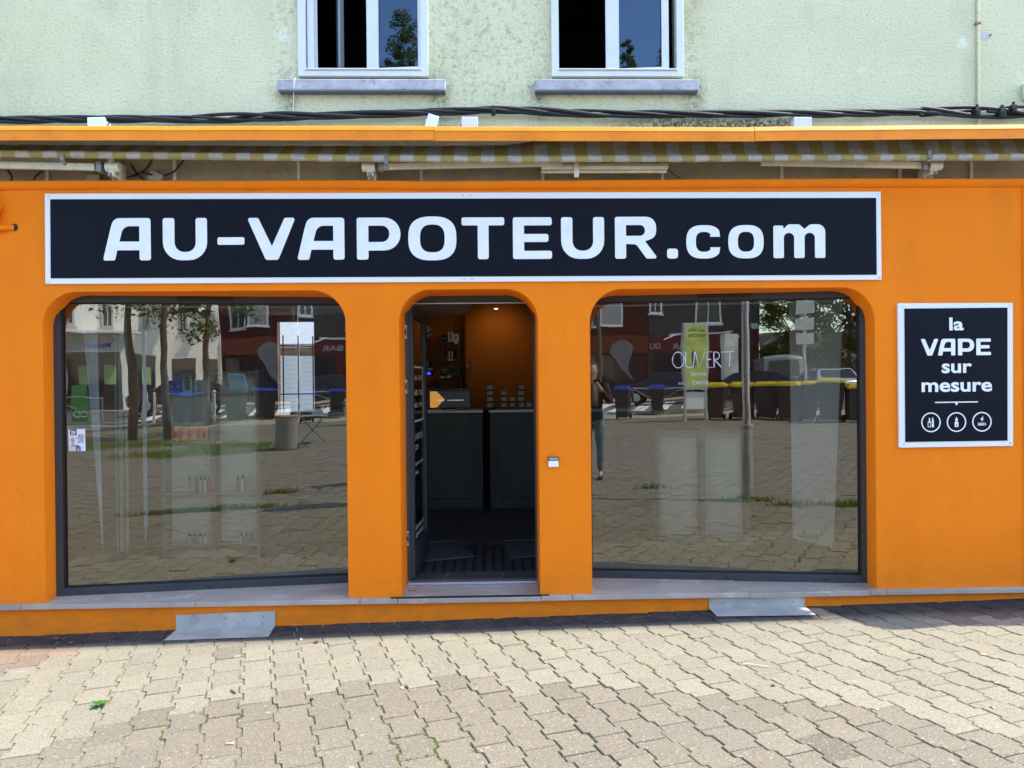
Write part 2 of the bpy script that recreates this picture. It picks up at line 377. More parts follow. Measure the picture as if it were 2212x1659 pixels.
# ------------------------------------------------------------------ ground
A_L=.230
uu=np.array([.292,-.9564]); uu/=np.linalg.norm(uu); vv=np.array([-uu[1],uu[0]])   # along the rows, across them
if True:
    P_=.168; hl=A_L/2-.0040; SH=.0115; HWD=P_/2-.0044
    def outline(ins,sg=1):
        h=hl-ins; q=HWD-ins; a_=SH*sg; e=.0045
        up_=[(-h,q-a_),(-.0575-e,q-a_),(-.0575+e,q+a_),(.0575-e,q+a_),(.0575+e,q-a_),(h,q-a_)]
        dn=[(h,-q-a_),(.0575+e,-q-a_),(.0575-e,-q+a_),(-.0575+e,-q+a_),(-.0575-e,-q-a_),(-h,-q-a_)]
        return np.array(up_+dn)
    tops=[outline(.0030,1),outline(.0030,-1)]; mids=[outline(0,1),outline(0,-1)]; n=12
    org=np.array([-1.474,-.597]); rng=np.random.default_rng(3)
    V=[];F=[];T=[];cnt=0
    bx=[-3.4,-2.08,-.9,-.45,.0,.6,1.2,1.8,3.5]; by=[-2.1,-1.78,-1.22,-1.14,-1.24,-1.42,-1.6,-1.82,-2.4]
    for i in range(-140,140):
        off=(A_L/2 if i%2 else 0); top=tops[i%2]; mid=mids[i%2]
        for j in range(-110,110):
            c=org+vv*(i*P_)+uu*(j*A_L+off)
            if not(-10.5<c[0]<9.0 and -20.6<c[1]<.22): continue
            if c[1]>.1 and abs(c[0])<6: continue
            near=c[1]>-4.5
            dz=rng.normal(0,.0015); tl=rng.normal(0,.009,2)
            jx=rng.normal(0,.0008,2)
            def put(o2,z):
                q=c+jx+o2[:,:1]*uu+o2[:,1:]*vv
                g=.01+.0195*q[:,0]-.018*q[:,1]
                return np.column_stack([q,g+z+dz+o2@tl])
            b0=cnt
            if near:
                V+= [put(top,0),put(mid,-.0035),put(mid,-.014)]; cnt+=3*n
                F.append([b0+k for k in range(n)][::-1])
                for rr in(0,1):
                    for k in range(n): a=b0+rr*n; F.append([a+k,a+(k+1)%n,a+n+(k+1)%n,a+n+k])
                nv=3*n
            else:
                V+=[put(top,0),put(mid,-.010)]; cnt+=2*n; F.append([b0+k for k in range(n)][::-1])
                for k in range(n): F.append([b0+k,b0+(k+1)%n,b0+n+(k+1)%n,b0+n+k])
                nv=2*n
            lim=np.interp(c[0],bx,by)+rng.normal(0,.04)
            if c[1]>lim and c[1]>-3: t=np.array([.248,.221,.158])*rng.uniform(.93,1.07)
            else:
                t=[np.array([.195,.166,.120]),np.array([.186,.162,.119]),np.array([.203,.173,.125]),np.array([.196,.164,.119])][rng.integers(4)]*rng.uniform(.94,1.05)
            if c[0]<-2.75 and c[1]>-.55: t=np.array([.25,.175,.12])*rng.uniform(.85,1.1)
            if c[0]>3.0 and c[1]>-.45: t=np.array([.19,.135,.11])*rng.uniform(.85,1.1)
            if c[1]<-4: t=t*np.array([.98,1.02,1.10])
            if rng.random()<.02: t=t*.72
            T.append(np.tile(np.append(t,1.),(nv,1)))
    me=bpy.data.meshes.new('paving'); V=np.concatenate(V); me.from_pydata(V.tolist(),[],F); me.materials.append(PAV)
    ca=me.color_attributes.new('tone','FLOAT_COLOR','POINT'); ca.data.foreach_set('color',np.concatenate(T).ravel())
    pv=bpy.data.objects.new('paving',me); C.objects.link(pv); struct(pv)
def gsheet(name,x0,x1,y0,y1,mat,dz,nx=2,ny=2):
    b=MB(); vs=[[b.bm.verts.new((x0+(x1-x0)*i/nx,y0+(y1-y0)*j/ny,GZ(x0+(x1-x0)*i/nx,y0+(y1-y0)*j/ny)+dz)) for j in range(ny+1)] for i in range(nx+1)]
    for i in range(nx):
        for j in range(ny): b.bm.faces.new((vs[i][j],vs[i+1][j],vs[i+1][j+1],vs[i][j+1]))
    return struct(b.build(name,mat))
gsheet('joint_bed',-14,14,-21.5,.3,JOINT,-.0075)
gsheet('ground',-140,140,-150,60,M('dry_earth',(.17,.15,.11),.95,0,.3,1.5,.3,20),-.040)
FARP=M('far_paving',(.30,.265,.20),.9,0,.2,3,.3,40,dirt=.3)
gsheet('pavement',-40,40,-23.6,-20.5,FARP,-.004)
gsheet('pavement',-40,40,-36.5,-33.2,FARP,.08)
ASPH=M('asphalt',(.085,.085,.088),.9,0,.2,2,.4,90)
gsheet('road',-60,60,-33.1,-23.9,ASPH,-.02)
st_=MB()
for x0,x1 in((-60,60),): 
    for ya,yb in((-23.9,-23.7),(-33.3,-33.1)):
        for i in range(24):
            xa=-60+5*i; xb=xa+4.99
            v=[(xa,ya,GZ(xa,ya)-.03),(xb,ya,GZ(xb,ya)-.03),(xb,yb,GZ(xb,yb)-.03),(xa,yb,GZ(xa,yb)-.03)]
            for q in v: pass
            st_.bm.faces.new([st_.bm.verts.new((a,b_,c_+.12)) for a,b_,c_ in v])
            for k in range(4):
                a,b_=v[k],v[(k+1)%4]; st_.quad(a,b_,(b_[0],b_[1],b_[2]+.12),(a[0],a[1],a[2]+.12))
struct(st_.build('kerb',M('granite_kerb',(.38,.37,.35),.8,0,.15,4)))
mk_=MB()
for i in range(9):
    x=-7.6+i*1.0+.2
    mk_.quad((x,-32.6,GZ(x,-32.6)-.014),(x+.55,-32.6,GZ(x+.55,-32.6)-.014),(x+.55,-24.6,GZ(x+.55,-24.6)-.014),(x,-24.6,GZ(x,-24.6)-.014))
for y in(-28.4,): mk_.quad((3,y,GZ(3,y)-.014),(40,y,GZ(40,y)-.014),(40,y+.14,GZ(40,y)-.014),(3,y+.14,GZ(3,y)-.014))
struct(mk_.build('road_marking',M('road_paint',(.72,.72,.70),.7,0,.1,6,dirt=.3)))

# weeds in the joints, grass patches
def blades(name,label,pts,mat,hmin,hmax,wd=.0022,lean=.6):
    b=MB()
    for x,y,z in pts:
        a=random.uniform(0,6.283); h=random.uniform(hmin,hmax); l=random.uniform(.1,lean)*h; dx,dy=math.cos(a),math.sin(a); w_=wd*random.uniform(.7,1.4)
        px,py=-dy*w_,dx*w_
        b1=Vector((x+px,y+py,z)); b2=Vector((x-px,y-py,z)); m1=Vector((x+dx*l*.4+px*.8,y+dy*l*.4+py*.8,z+h*.6)); m2=Vector((x+dx*l*.4-px*.8,y+dy*l*.4-py*.8,z+h*.6)); t=Vector((x+dx*l,y+dy*l,z+h))
        v=[b.bm.verts.new(q) for q in(b1,b2,m2,m1,t)]; b.bm.faces.new((v[0],v[1],v[2],v[3])); b.bm.faces.new((v[3],v[2],v[4]))
    o=b.build(name,mat,norm=False); return tag(o,label,name.replace('_',' '),kind='stuff')
GR=mat_leaf('fresh_grass',(.10,.17,.022),(.20,.25,.045)); 
pts=[]
edges_=[outline(-.003,1),outline(-.003,-1)]
for i in range(-60,60):
    off=(A_L/2 if i%2 else 0); edge=edges_[i%2]
    for j in range(-25,40):
        c=org+vv*(i*P_)+uu*(j*A_L+off)
        if not(-4.2<c[0]<4.6 and -3.2<c[1]<-.45): continue
        for k in range(12):
            q0=edge[k]; q1=edge[(k+1)%12]
            for t in(.25,.75):
                o2=q0*(1-t)+q1*t; q=c+o2[0]*uu+o2[1]*vv
                d_=mnoise.noise(Vector((q[0]*2.3,q[1]*2.3,3.1)))+.35*mnoise.noise(Vector((q[0]*11,q[1]*11,1.7)))
                depth=min(1,max(0,(-q[1]-.45)/1.3)); right=.16 if q[0]>-.6 else 0
                if d_+right>.67-.20*depth:
                    for _ in range(random.randint(2,9)): pts.append((q[0]+random.gauss(0,.005),q[1]+random.gauss(0,.005),GZ(*q)-.008))
blades('joint_weed','fresh green moss and tiny weeds growing in the sunlit paver joints',pts,GR,.006,.019,.0016,.9)
pts=[]
def patch(cx,cy,rx,ry,n,ang=0):
    for _ in range(n):
        a=random.gauss(0,.45); b_=random.gauss(0,.45); x=cx+rx*a*math.cos(ang)-ry*b_*math.sin(ang); y=cy+rx*a*math.sin(ang)+ry*b_*math.cos(ang)
        pts.append((x,y,GZ(x,y)-.01))
for a in((-2.6,-4.25,.95,.10,1400,.02),(-1.7,-5.35,.25,.12,200),(2.15,-3.9,.35,.12,260),(2.6,-3.6,.3,.15,200),(3.5,-3.65,.6,.2,900),(.9,-4.9,.3,.08,100),(-3.7,-11.8,1.6,.9,5000),(-2.9,-13.0,1.0,.7,2500),(-1.75,-11.65,.4,.35,500),(-5.6,-14.5,2.2,1.2,4000),(-5.6,-21.5,2,.5,2500),(.9,-22.3,.8,.3,900),(-.6,-22.6,.6,.25,500)): patch(*a)
blades('grass','patches of grass on the paved square behind the viewer',pts,GR,.03,.10,.006,.9)

# ------------------------------------------------------------------ the shop building
bld=thing('shop_building','two storey building with orange shopfront below and pale green roughcast wall above','building',(0,.3,0))
XL,XR=-7.0,7.5
YF_L=lambda x:.15+.1228*(x+3.12)
YF_R=lambda x:.43-.137*(x-.76)
def hole(x0,x1,zt,r,flare=0): # clockwise start bottom-left
    return fillet([(x0,.10),(x1,.10),(x1,zt,r),(x0,zt,r)],12)
holes=[hole(-3.105,-1.015,2.322,.235),hole(-.648,.329,2.322,.225),hole(.692,2.728,2.318,.235)]
outer=[(XL,.10),(XR,.10),(XR,3.05),(XL,3.05)]
fa=MB(); fa.prism([outer]+holes,lambda u,v,w:(u,w,v),0,.1,sides=False,back=False)
fo=fa.build('facade_wall',ORANGE,bld)
# reveals: strips from the face back to each frame, with a small rounded arris
rv=MB()
for hl_,yf in((holes[0],YF_L),(holes[1],lambda x:.37),(holes[2],YF_R)):
    cx=sum(p[0] for p in hl_)/len(hl_)
    n_=len(hl_)
    A=[rv.bm.verts.new((x,0,z)) for x,z in hl_]; 
    B=[rv.bm.verts.new((x-(.003 if x>cx else -.003),.008,z-(.003 if z>1 else 0))) for x,z in hl_]
    D=[rv.bm.verts.new((x+(.012 if x>cx else -.018)*(1 if z<2.2 else .3),yf(x)+.03,z-(.006 if z>1 else 0))) for x,z in hl_]
    for k in range(n_):
        if k==0: continue
        a,b_=k,(k+1)%n_
        rv.bm.faces.new((A[a],A[b_],B[b_],B[a])); rv.bm.faces.new((B[a],B[b_],D[b_],D[a]))
rv.build('opening_reveal',ORANGE,bld,smooth=True)
# top lip of the shopfront
lp=MB(); N=60
prof=[(0,3.022),(-.012,3.028),(-.026,3.040),(-.032,3.060),(-.030,3.078),(-.018,3.086),(.12,3.10)]
rows=[]
for i in range(N+1):
    x=XL+(XR-XL)*i/N; wob=.004*mnoise.noise(Vector((x*1.3,0,0)))+.003*mnoise.noise(Vector((x*5,2,0)))-.008*math.exp(-((x-.1)/1.0)**2)
    rows.append([lp.bm.verts.new((x,y+(.006*mnoise.noise(Vector((x*4,y*9,5))) if k<3 else 0),z+wob)) for k,(y,z) in enumerate(prof)])
for a,b_ in zip(rows,rows[1:]):
    for k in range(len(prof)-1): lp.bm.faces.new((a[k],b_[k],b_[k+1],a[k+1]))
lp.build('cornice_lip',ORANGE,bld,smooth=True)
# plinth
pl=MB(); 
NP=50
fr=[[pl.bm.verts.new((XL+(XR-XL)*i/NP, -.004+.004*mnoise.noise(Vector((i*.7,z*9,0))), z if z>0 else GZ(XL+(XR-XL)*i/NP,0)-.1)) for z in(-1,.06,.134)] for i in range(NP+1)]
for a,b_ in zip(fr,fr[1:]):
    for k in range(2): pl.bm.faces.new((a[k],b_[k],b_[k+1],a[k+1]))
pl.build('plinth',ORANGE,bld,smooth='all')
# stone slab (sill and doorstep), cut in lengths
cuts=[XL,-3.0-.25,-2.06,-.93,-.67,.33,.55,1.80,2.66,2.78,XR]
for a,b_ in zip(cuts,cuts[1:]):
    s=MB(); z1=.168+.002*math.sin(a*3); s.box(a+.0015,b_-.0015,-.045,.62,z1-.034,z1); s.build('stone_slab',STONE,bld,bevel=.003)
# joints between slabs
# upper wall with windows cut out
HW=[(-1.345,-.435,3.842,5.35),(.455,1.395,3.845,5.35)]
up=MB(); up.prism([[(XL,2.9),(XR,2.9),(XR,7.2),(XL,7.2)]]+[[(a,c),(b_,c),(b_,d_),(a,d_)] for a,b_,c,d_ in HW],lambda u,v,w:(u,w,v),.12,.42)
up.build('upper_wall',ROUGH,bld)
pb=MB(); pb.box(XL,XR,.105,.118,2.95,3.395); pb.build('plaster_band',PLASTER,bld)
rf=MB(); rf.box(XL,XR,.14,8.0,7.2,7.35); rf.build('roof',M('slate_roof',(.10,.10,.12),.7),bld)
sw=MB(); sw.box(XL,XL+.3,.43,7.9,0,7.2); sw.box(XR-.3,XR,.43,7.9,0,7.2); sw.build_each('side_wall',ROUGH,bld)
# shallow pilaster at the right end of the shopfront
ps=MB(); ps.box(3.80,XR,-.012,.05,.17,3.02); ps.build('pilaster',ORANGE,bld,bevel=.004)
# upper window sills
for x0,x1 in((-1.485,-.308),(.325,1.497)):
    s=MB(); s.box(x0,x1,.045,.2,3.737,3.812); s.build('window_sill',SILL,bld,bevel=.006)
    d2=MB(); d2.box(x0+.004,x1-.004,0.049,.119,3.728,3.7365); d2.build('shaded_underside',M('sill_underside_shade',(.15,.17,.22),.9,spec=.1),bld)  # sill underside, its shade put into a darker bluish colour
def upwin(x0,x1,bars,sash,open_glass=None):
    w_=MB(); z0,z1=3.850,5.34
    w_.box(x0,x0+.052,.085,.16,z0,z1); w_.box(x1-.052,x1,.085,.16,z0,z1); w_.box(x0+.052,x1-.052,.085,.16,z0,z0+.040); w_.box(x0+.052,x1-.052,.085,.16,z1-.05,z1)
    w_.box(x0+.052,x1-.052,.070,.13,z0+.041,z0+.050)
    o=w_.build('window_frame',PVC,bld,bevel=.003)
    # right sash hinged on its right side and slightly ajar
    sx0,sx1=sash; L_=sx1-sx0; a=-R(6.0); mm=Matrix.Translation((sx1,.13,0))@Matrix.Rotation(a,4,'Z')
    s=MB(); zb=z0+.046; st1,st2=bars
    s.box(-L_,-L_+st1,-.02,.03,zb,z1-.06,mm); s.box(-st2,0,-.02,.03,zb,z1-.06,mm); s.box(-L_+st1,-st2,-.02,.03,zb,zb+.035,mm); s.box(-L_+st1,-st2,-.02,.03,z1-.11,z1-.06,mm)
    so_=s.build('sash',PVC,bld,bevel=.004)
    g=MB(); g.box(-L_+st1-.005,-st2+.005,.004,.010,zb+.03,z1-.1,mm); g.build('pane',GLASSUP,so_)
    return o
upwin(HW[0][0]-.006,HW[0][1]+.006,(.085,.03),(-.877,-.470))
upwin(HW[1][0]-.006,HW[1][1]+.006,(.095,.05),(.848,1.300))
# left sash of the first window swung inward, seen nearly edge on
mm=Matrix.Translation((-1.275,.15,0))@Matrix.Rotation(R(70),4,'Z')
s=MB(); s.box(0,.06,-.02,.02,3.89,5.28,mm); s.box(.37,.43,-.02,.02,3.89,5.28,mm); s.box(.06,.37,-.02,.02,3.89,3.95,mm); so_=s.build('sash',PVC,bld,bevel=.004)
g=MB(); g.box(.055,.375,-.003,.003,3.93,5.28,mm); g.build('pane',GLASSUP,so_)
fl=MB(); fl.box(-1.292,-1.245,.12,.17,3.89,5.29); fl.build('window_frame',PVC,bld,bevel=.003)
# room behind the upper windows
rm=MB(); 
for a in((-2.2,2.6,4.4,4.5,3.3,6.2),(-2.3,-2.2,.43,4.5,3.3,6.2),(2.6,2.7,.43,4.5,3.3,6.2),(-2.2,2.6,.43,4.4,6.1,6.2),(-2.2,2.6,.43,4.4,3.2,3.3)): rm.box(*a)
rm.build('upper_room',M('dark_room',(.05,.045,.04),.9),bld)
sh=MB()
for i in range(7): sh.box(.4,1.2,2.2,2.24,4.35+i*.045,4.37+i*.045)
sh.build('blind',M('room_blind',(.10,.09,.08),.8),bld)

# shop windows: angled frames that funnel towards the door
def shopwin(p0,ang,s0,s1,slots,vent):
    mm=Matrix.Translation((p0[0],p0[1],0))@Matrix.Rotation(ang,4,'Z')
    f=MB(); zb,zg0,zg1,zt=.168,.222,2.268,2.36
    gl0,gl1=s0+.062,s1-.062
    f.box(s0,gl0,0,.07,zb,zt,mm); f.box(gl1,s1,0,.07,zb,zt,mm); f.box(gl0,gl1,0,.07,zb,zg0,mm); f.box(gl0,gl1,0,.07,zg1,zt,mm)
    fo_=f.build('shop_window_frame',ANTH,bld,bevel=.003)
    b=MB(); e=.010
    b.box(gl0,gl0+e,.012,.022,zg0,zg1,mm); b.box(gl1-e,gl1,.012,.022,zg0,zg1,mm); b.box(gl0+e,gl1-e,.012,.022,zg0,zg0+e,mm); b.box(gl0+e,gl1-e,.012,.022,zg1-e,zg1,mm); b.build('glazing_seal',BLACK,fo_)
    v=MB(); v.box(vent[0],vent[1],-.010,-.001,2.280,2.312,mm); v.build('trickle_vent',flat('black_vent',(.012,.010,.010),.3),fo_,bevel=.004)
    v=MB()
    for s_ in slots: v.box(s_-.018,s_+.018,-.0025,-.0005,.186,.192,mm)
    v.build_each('drain_slot',BLACK,fo_)
    g=MB(); y=.030
    g.quad(*[mm@Vector(q) for q in((gl0,y,zg0),(gl1,y,zg0),(gl1,y,zg1),(gl0,y,zg1))]); po=g.build('shop_window_pane',GLASS,fo_)
    r=MB(); r.box(gl0+.03,gl1-.06,.20,.212,2.250,2.262,mm); r.build('blind_rail',M('pale_rail',(.75,.75,.66),.4),bld)
    return mm
ML=shopwin((-3.12,.16),R(7.0),-.012,2.13,(.311,1.039,1.764),(.837,1.23))
MR=shopwin((.76,.43),R(-7.8),-.09,2.019,(.26,.986,1.704),(.792,1.186))
# inner returns between the angled frames and the door frame
rt=MB(); rt.box(-1.02,-.645,.012,.36,.17,2.6); rt.box(.33,.695,.012,.36,.17,2.6); rt.build('pier_core',ORANGE,bld)

# door frame and threshold
df=MB(); df.box(-.665,-.620,.36,.43,.168,2.36); df.box(.318,.36,.36,.43,.168,2.36); df.box(-.62,.318,.36,.43,2.262,2.36); 
dfo=df.build('door_frame',ANTH,bld,bevel=.003)
h=MB(); h.box(-.62,.318,.352,.359,2.256,2.263); h.build('door_track',M('aluminium',(.60,.61,.63),.3,.8,.05,6),dfo)
th=MB(); th.box(-.64,.325,.30,.36,.1685,.186); th.build('threshold',M('aluminium',(.60,.61,.63),.3,.8,.05,6),bld,bevel=.002)
an=MB(); an.box(-.72,.385,-.040,-.012,.1695,.1735); an.build('anti_slip_strip',BLACK,bld)
# hinged door, open inwards
dr=MB(); a=Vector((-.618,.385,0)); bq=Vector((-.575,1.16,0)); ang=math.atan2(bq.y-a.y,bq.x-a.x); dm=Matrix.Translation(a)@Matrix.Rotation(ang,4,'Z'); Ld=(bq-a).length
dr.box(0,.075,-.025,.025,.20,2.25,dm); dr.box(Ld-.075,Ld,-.025,.025,.20,2.25,dm); dr.box(.075,Ld-.075,-.025,.025,.20,.42,dm); dr.box(.075,Ld-.075,-.025,.025,2.17,2.25,dm)
door=dr.build('door',ANTH,bld,bevel=.003)
g=MB(); g.box(.07,Ld-.07,-.004,.004,.41,2.18,dm); g.build('pane',GLASSIN,door)
def ondoor(u,v,w): return dm@Vector((u,-.006-w,v))
t=MB()
fr_=[(.12,1.36),(.66,1.36),(.66,1.80),(.12,1.80)]
t.prism([fr_,[(.135,1.375),(.645,1.375),(.645,1.785),(.135,1.785)]],lambda u,v,w:ondoor(u,v,w),.0,.001)
for body,z,s_ in(('LUNDI - SAMEDI',1.69,.055),('10H00 - 13H00',1.57,.06),('14H00 - 19H00',1.47,.06),('AU-VAPOTEUR',1.22,.07),('.COM',1.14,.06),('la vape sur mesure',1.02,.05),('BONNE',.95,.04),('NOUVEAUX',.52,.05),('HORAIRES',.46,.05)):
    text_into(t,body,s_,lambda u,v,w,z=z:ondoor(.15+u,z+v,w),width=.46 if len(body)>5 else .2)
t.build('door_lettering',WHITE,door)
h=MB()
for z0,z1 in((1.998,2.10),(1.590,1.690),(.452,.560)): h.box(-.655,-.632,.350,.359,z0,z1)
h.build_each('hinge',M('aluminium',(.60,.61,.63),.3,.8,.05,6),door,bevel=.002); ho=door
h=MB()
for z0,z1 in((1.998,2.10),(1.590,1.690),(.452,.560)):
    h.box(-.654,-.633,.347,.3495,z0+.018,z1-.018)
h.build_each('hinge_plate',BLACK,ho)
h=MB()
for z0,z1 in((1.998,2.10),(1.590,1.690),(.452,.560)):
    for k in(.27,.73): h.cyl((-.6435,.3465,z0+(z1-z0)*k),(-.6435,.342,z0+(z1-z0)*k),.0065,n=10)
h.build_each('screw',M('bright_steel',(.8,.8,.8),.2,.9),ho)

# ---- interior shell
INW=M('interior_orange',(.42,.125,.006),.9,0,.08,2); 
ceil=MB(); ceil.box(-3.6,-.36,.46,5.3,2.605,2.65); ceil.prism([[(-.36,5.3),(-.20,3.6),(3.6,3.6),(3.6,.46),(-.36,.46)]],lambda u,v,w:(u,v,w),2.605,2.65); ceil.box(-3.6,3.6,.47,5.4,3.1,3.15); ceil.build('ceiling',M('interior_ceiling',(.80,.78,.72),.9),bld)
iw=MB()
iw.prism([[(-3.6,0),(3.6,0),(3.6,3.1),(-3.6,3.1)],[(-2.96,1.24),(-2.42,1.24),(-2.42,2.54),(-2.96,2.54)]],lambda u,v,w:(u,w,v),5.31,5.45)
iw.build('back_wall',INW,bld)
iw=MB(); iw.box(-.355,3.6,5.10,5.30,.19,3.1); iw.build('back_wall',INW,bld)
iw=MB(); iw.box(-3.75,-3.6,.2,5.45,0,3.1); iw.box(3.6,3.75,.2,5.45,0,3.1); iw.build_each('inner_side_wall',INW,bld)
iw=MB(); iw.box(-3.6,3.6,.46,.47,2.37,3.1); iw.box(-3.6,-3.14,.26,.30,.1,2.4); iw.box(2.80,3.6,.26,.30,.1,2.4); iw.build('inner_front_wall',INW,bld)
bfm=MB(); bfm.prism([[(-3.08,1.14),(-2.30,1.14),(-2.30,2.65),(-3.08,2.65)],[(-2.94,1.27),(-2.44,1.27),(-2.44,2.52),(-2.94,2.52)]],lambda u,v,w:(u,w,v),5.24,5.305); bfm.build('back_window_frame',M('back_frame_red',(.25,.07,.02),.6),bld)
def mat_tiles():
    m,nt,b=mk('dark_floor_tiles'); p=geo(nt); mp=nt.nodes.new('ShaderNodeMapping'); mp.inputs['Rotation'].default_value=(0,0,R(7)); L(nt,p,mp.inputs[0])
    br=node(nt,'ShaderNodeTexBrick',offset=.0); br.inputs['Scale'].default_value=1; br.inputs['Brick Width'].default_value=.43; br.inputs['Row Height'].default_value=.6; br.inputs['Mortar Size'].default_value=.004
    br.inputs['Color1'].default_value=(.045,.045,.047,1); br.inputs['Color2'].default_value=(.055,.054,.055,1); br.inputs['Mortar'].default_value=(.16,.15,.14,1); L(nt,mp.outputs[0],br.inputs[0])
    L(nt,br.outputs[0],b.inputs['Base Color']); b.inputs['Roughness'].default_value=.6; return m
fl=MB(); fl.box(-3.6,3.6,.63,5.3,.10,.178); fl.box(-.62,.318,.44,.63,.1695,.178); fl.build('shop_floor',mat_tiles(),bld)

# ------------------------------------------------------------------ big shop sign
GL={}
def glyphs():
    r=.016; s=.078
    GL['A']=(.327,[[(0,0,.014),(.052,.215,.10),(.075,.292,.085),(.327,.292,.020),(.327,0,r),(.250,0,r),(.250,.070),(.098,.070),(.082,0,.014)],[(.113,.130),(.250,.130),(.250,.236),(.140,.236,.055)]])
    GL['U']=(.303,[[(0,.292,r),(0,0,.125),(.303,0,.125),(.303,.292,r),(.225,.292,r),(.225,.057,.065),(.080,.057,.065),(.080,.292,r)]])
    GL['-']=(.185,[[(0,.106,.012),(.185,.106,.012),(.185,.158,.012),(0,.158,.012)]])
    GL['V']=(.333,[[(0,.292,.014),(.076,.292,.016),(.169,.095),(.258,.292,.016),(.333,.292,.014),(.212,0,.022),(.126,0,.022)]])
    GL['P']=(.303,[[(0,0,r),(0,.292,r),(.303,.292,.112),(.303,.063,.112),(.080,.063),(.080,0,r)],[(.080,.122),(.225,.122,.052),(.225,.236,.052),(.080,.236)]])
    def sup(w,h,cx,cy,e=2.7,n=44):
        return [(cx+w*math.copysign(abs(math.cos(t))**(2/e),math.cos(t)),cy+h*math.copysign(abs(math.sin(t))**(2/e),math.sin(t))) for t in [2*math.pi*k/n for k in range(n)]]
    GL['O']=(.335,[sup(.1675,.153,.1675,.146),sup(.086,.097,.1675,.146)])
    GL['T']=(.298,[[(0,.292,.014),(.298,.292,.014),(.298,.236,.014),(.188,.236),(.188,0,r),(.112,0,r),(.112,.236),(0,.236,.014)]])
    GL['E']=(.273,[[(0,0,r),(0,.292,r),(.273,.292,r),(.273,.235,r),(.078,.235),(.078,.175),(.249,.175,r),(.249,.119,r),(.078,.119),(.078,.057),(.273,.057,r),(.273,0,r)]])
    GL['R']=(.303,[[(0,0,r),(0,.294,r),(.291,.294,.10),(.291,.150,.07),(.212,.122),(.303,0,.012),(.222,0,.02),(.150,.100,.03),(.078,.104),(.078,0,r)],[(.078,.160),(.212,.160,.036),(.212,.236,.036),(.078,.236)]])
    GL['.']=(.077,[[(0,0,.02),(.077,0,.02),(.077,.070,.02),(0,.070,.02)]])
    GL['o']=(.251,[sup(.1255,.1175,.1255,.1165),sup(.058,.070,.1255,.1165)])
    # c : open superellipse ring with terminals on the right
    w1=sup(.1255,.1175,.1255,.1165,2.7,60); w2=sup(.058,.070,.1255,.1165,2.7,60)
    a0,a1=6,54
    outer=w1[a0:a1+1]; inner=w2[a0+1:a1][::-1]
    GL['c']=(.243,[[(min(x,.243),y) for x,y in outer]+[(.240,.078),(.168,.078)]+inner+[(.168,.152),(.240,.152)]])
    GL['m']=(.370,[[(0,0,.012),(0,.230,.012),(.072,.230,.012),(.072,.205),(.105,.238,.03),(.185,.238,.03),(.222,.205),(.262,.238,.04),(.370,.238,.075),(.370,0,.012),(.296,0,.012),(.296,.178,.035),(.222,.178,.035),(.222,0,.012),(.148,0,.012),(.148,.178,.035),(.074,.178,.035),(.074,0,.012)]])
glyphs()
def glyph(mb,ch,x,z,fn,kx=1,kz=1,th=.002):
    loops=[fillet([tuple(p) for p in l]) if len(l)<30 else l for l in GL[ch][1]]
    loops=[[(x+u*kx,z+v*kz) for u,v in l] for l in loops]
    mb.prism(loops,fn,th,.0002,back=False)
sg=thing('shop_sign','long navy signboard with white border and white AU-VAPOTEUR.com lettering','sign',(-.15,0,2.68))
s=MB(); s.prism([[(-3.070,2.375),(2.770,2.371),(2.769,2.993),(-3.067,2.995)]],lambda u,v,w:(u,w,v),-.016,-.001); s.build('backing_board',SIGNW,sg,bevel=.0015)
s=MB(); s.prism([[(-3.033,2.413),(2.735,2.404),(2.735,2.948),(-3.030,2.957)]],lambda u,v,w:(u,w,v),-.0195,-.0165); s.build('navy_face',SIGNB,sg,bevel=.001)
FS=lambda u,v,w:(u,-.0195-w,v)
s=MB()
for ch,x in(('A',-2.675),('U',-2.265),('-',-1.891),('V',-1.686),('A',-1.343),('P',-.930),('O',-.573),('T',-.201),('E',.157),('U',.495),('R',.874),('.',1.241),('c',1.378),('o',1.676),('m',1.997)):
    glyph(s,ch,x,2.533-.0018*(x+2.7),FS)
s.build('lettering',flat('white_letters',(.74,.74,.76),.5),sg)
s=MB()
for x,z in((-3.04,2.98),(-3.05,2.385),(-.19,2.976),(-.135,2.976),(-.185,2.390),(-.13,2.390),(2.75,2.975),(2.755,2.386)): s.cyl((x,-.0165,z),(x,-.019,z),.008,n=10)
s.build_each('screw',M('nickel_screw',(.55,.52,.50),.4,.5),sg)
# small sign
s2=thing('wall_sign','small navy sign reading la VAPE sur mesure with three round icons','sign',(3.3,0,1.69))
s=MB(); s.prism([[(2.890,1.177),(3.709,1.180),(3.715,2.198),(2.889,2.199)]],lambda u,v,w:(u,w,v),-.018,-.001); s.build('backing_board',SIGNW,s2,bevel=.0015)
s=MB(); s.prism([[(2.932,1.216),(3.668,1.217),(3.674,2.163),(2.932,2.162)]],lambda u,v,w:(u,w,v),-.0215,-.0185); s.build('navy_face',SIGNB,s2,bevel=.001)
s=MB(); FS2=lambda u,v,w:(u,-.0215-w,v)
for ch,x in(('V',3.045),('A',3.168),('P',3.314),('E',3.446)): glyph(s,ch,x,1.827,FS2,.385,.405)
for body,x0,wd,z,sz in(('la',3.246,.112,2.002,.125),('sur',3.189,.226,1.699,.135),('mesure',3.043,.517,1.566,.135)):
    text_into(s,body,sz,lambda u,v,w,x0=x0,z=z:(x0+.006+u,-.0215-w,z+.006+v),thick=.002,width=wd-.008,off=.0032)
    
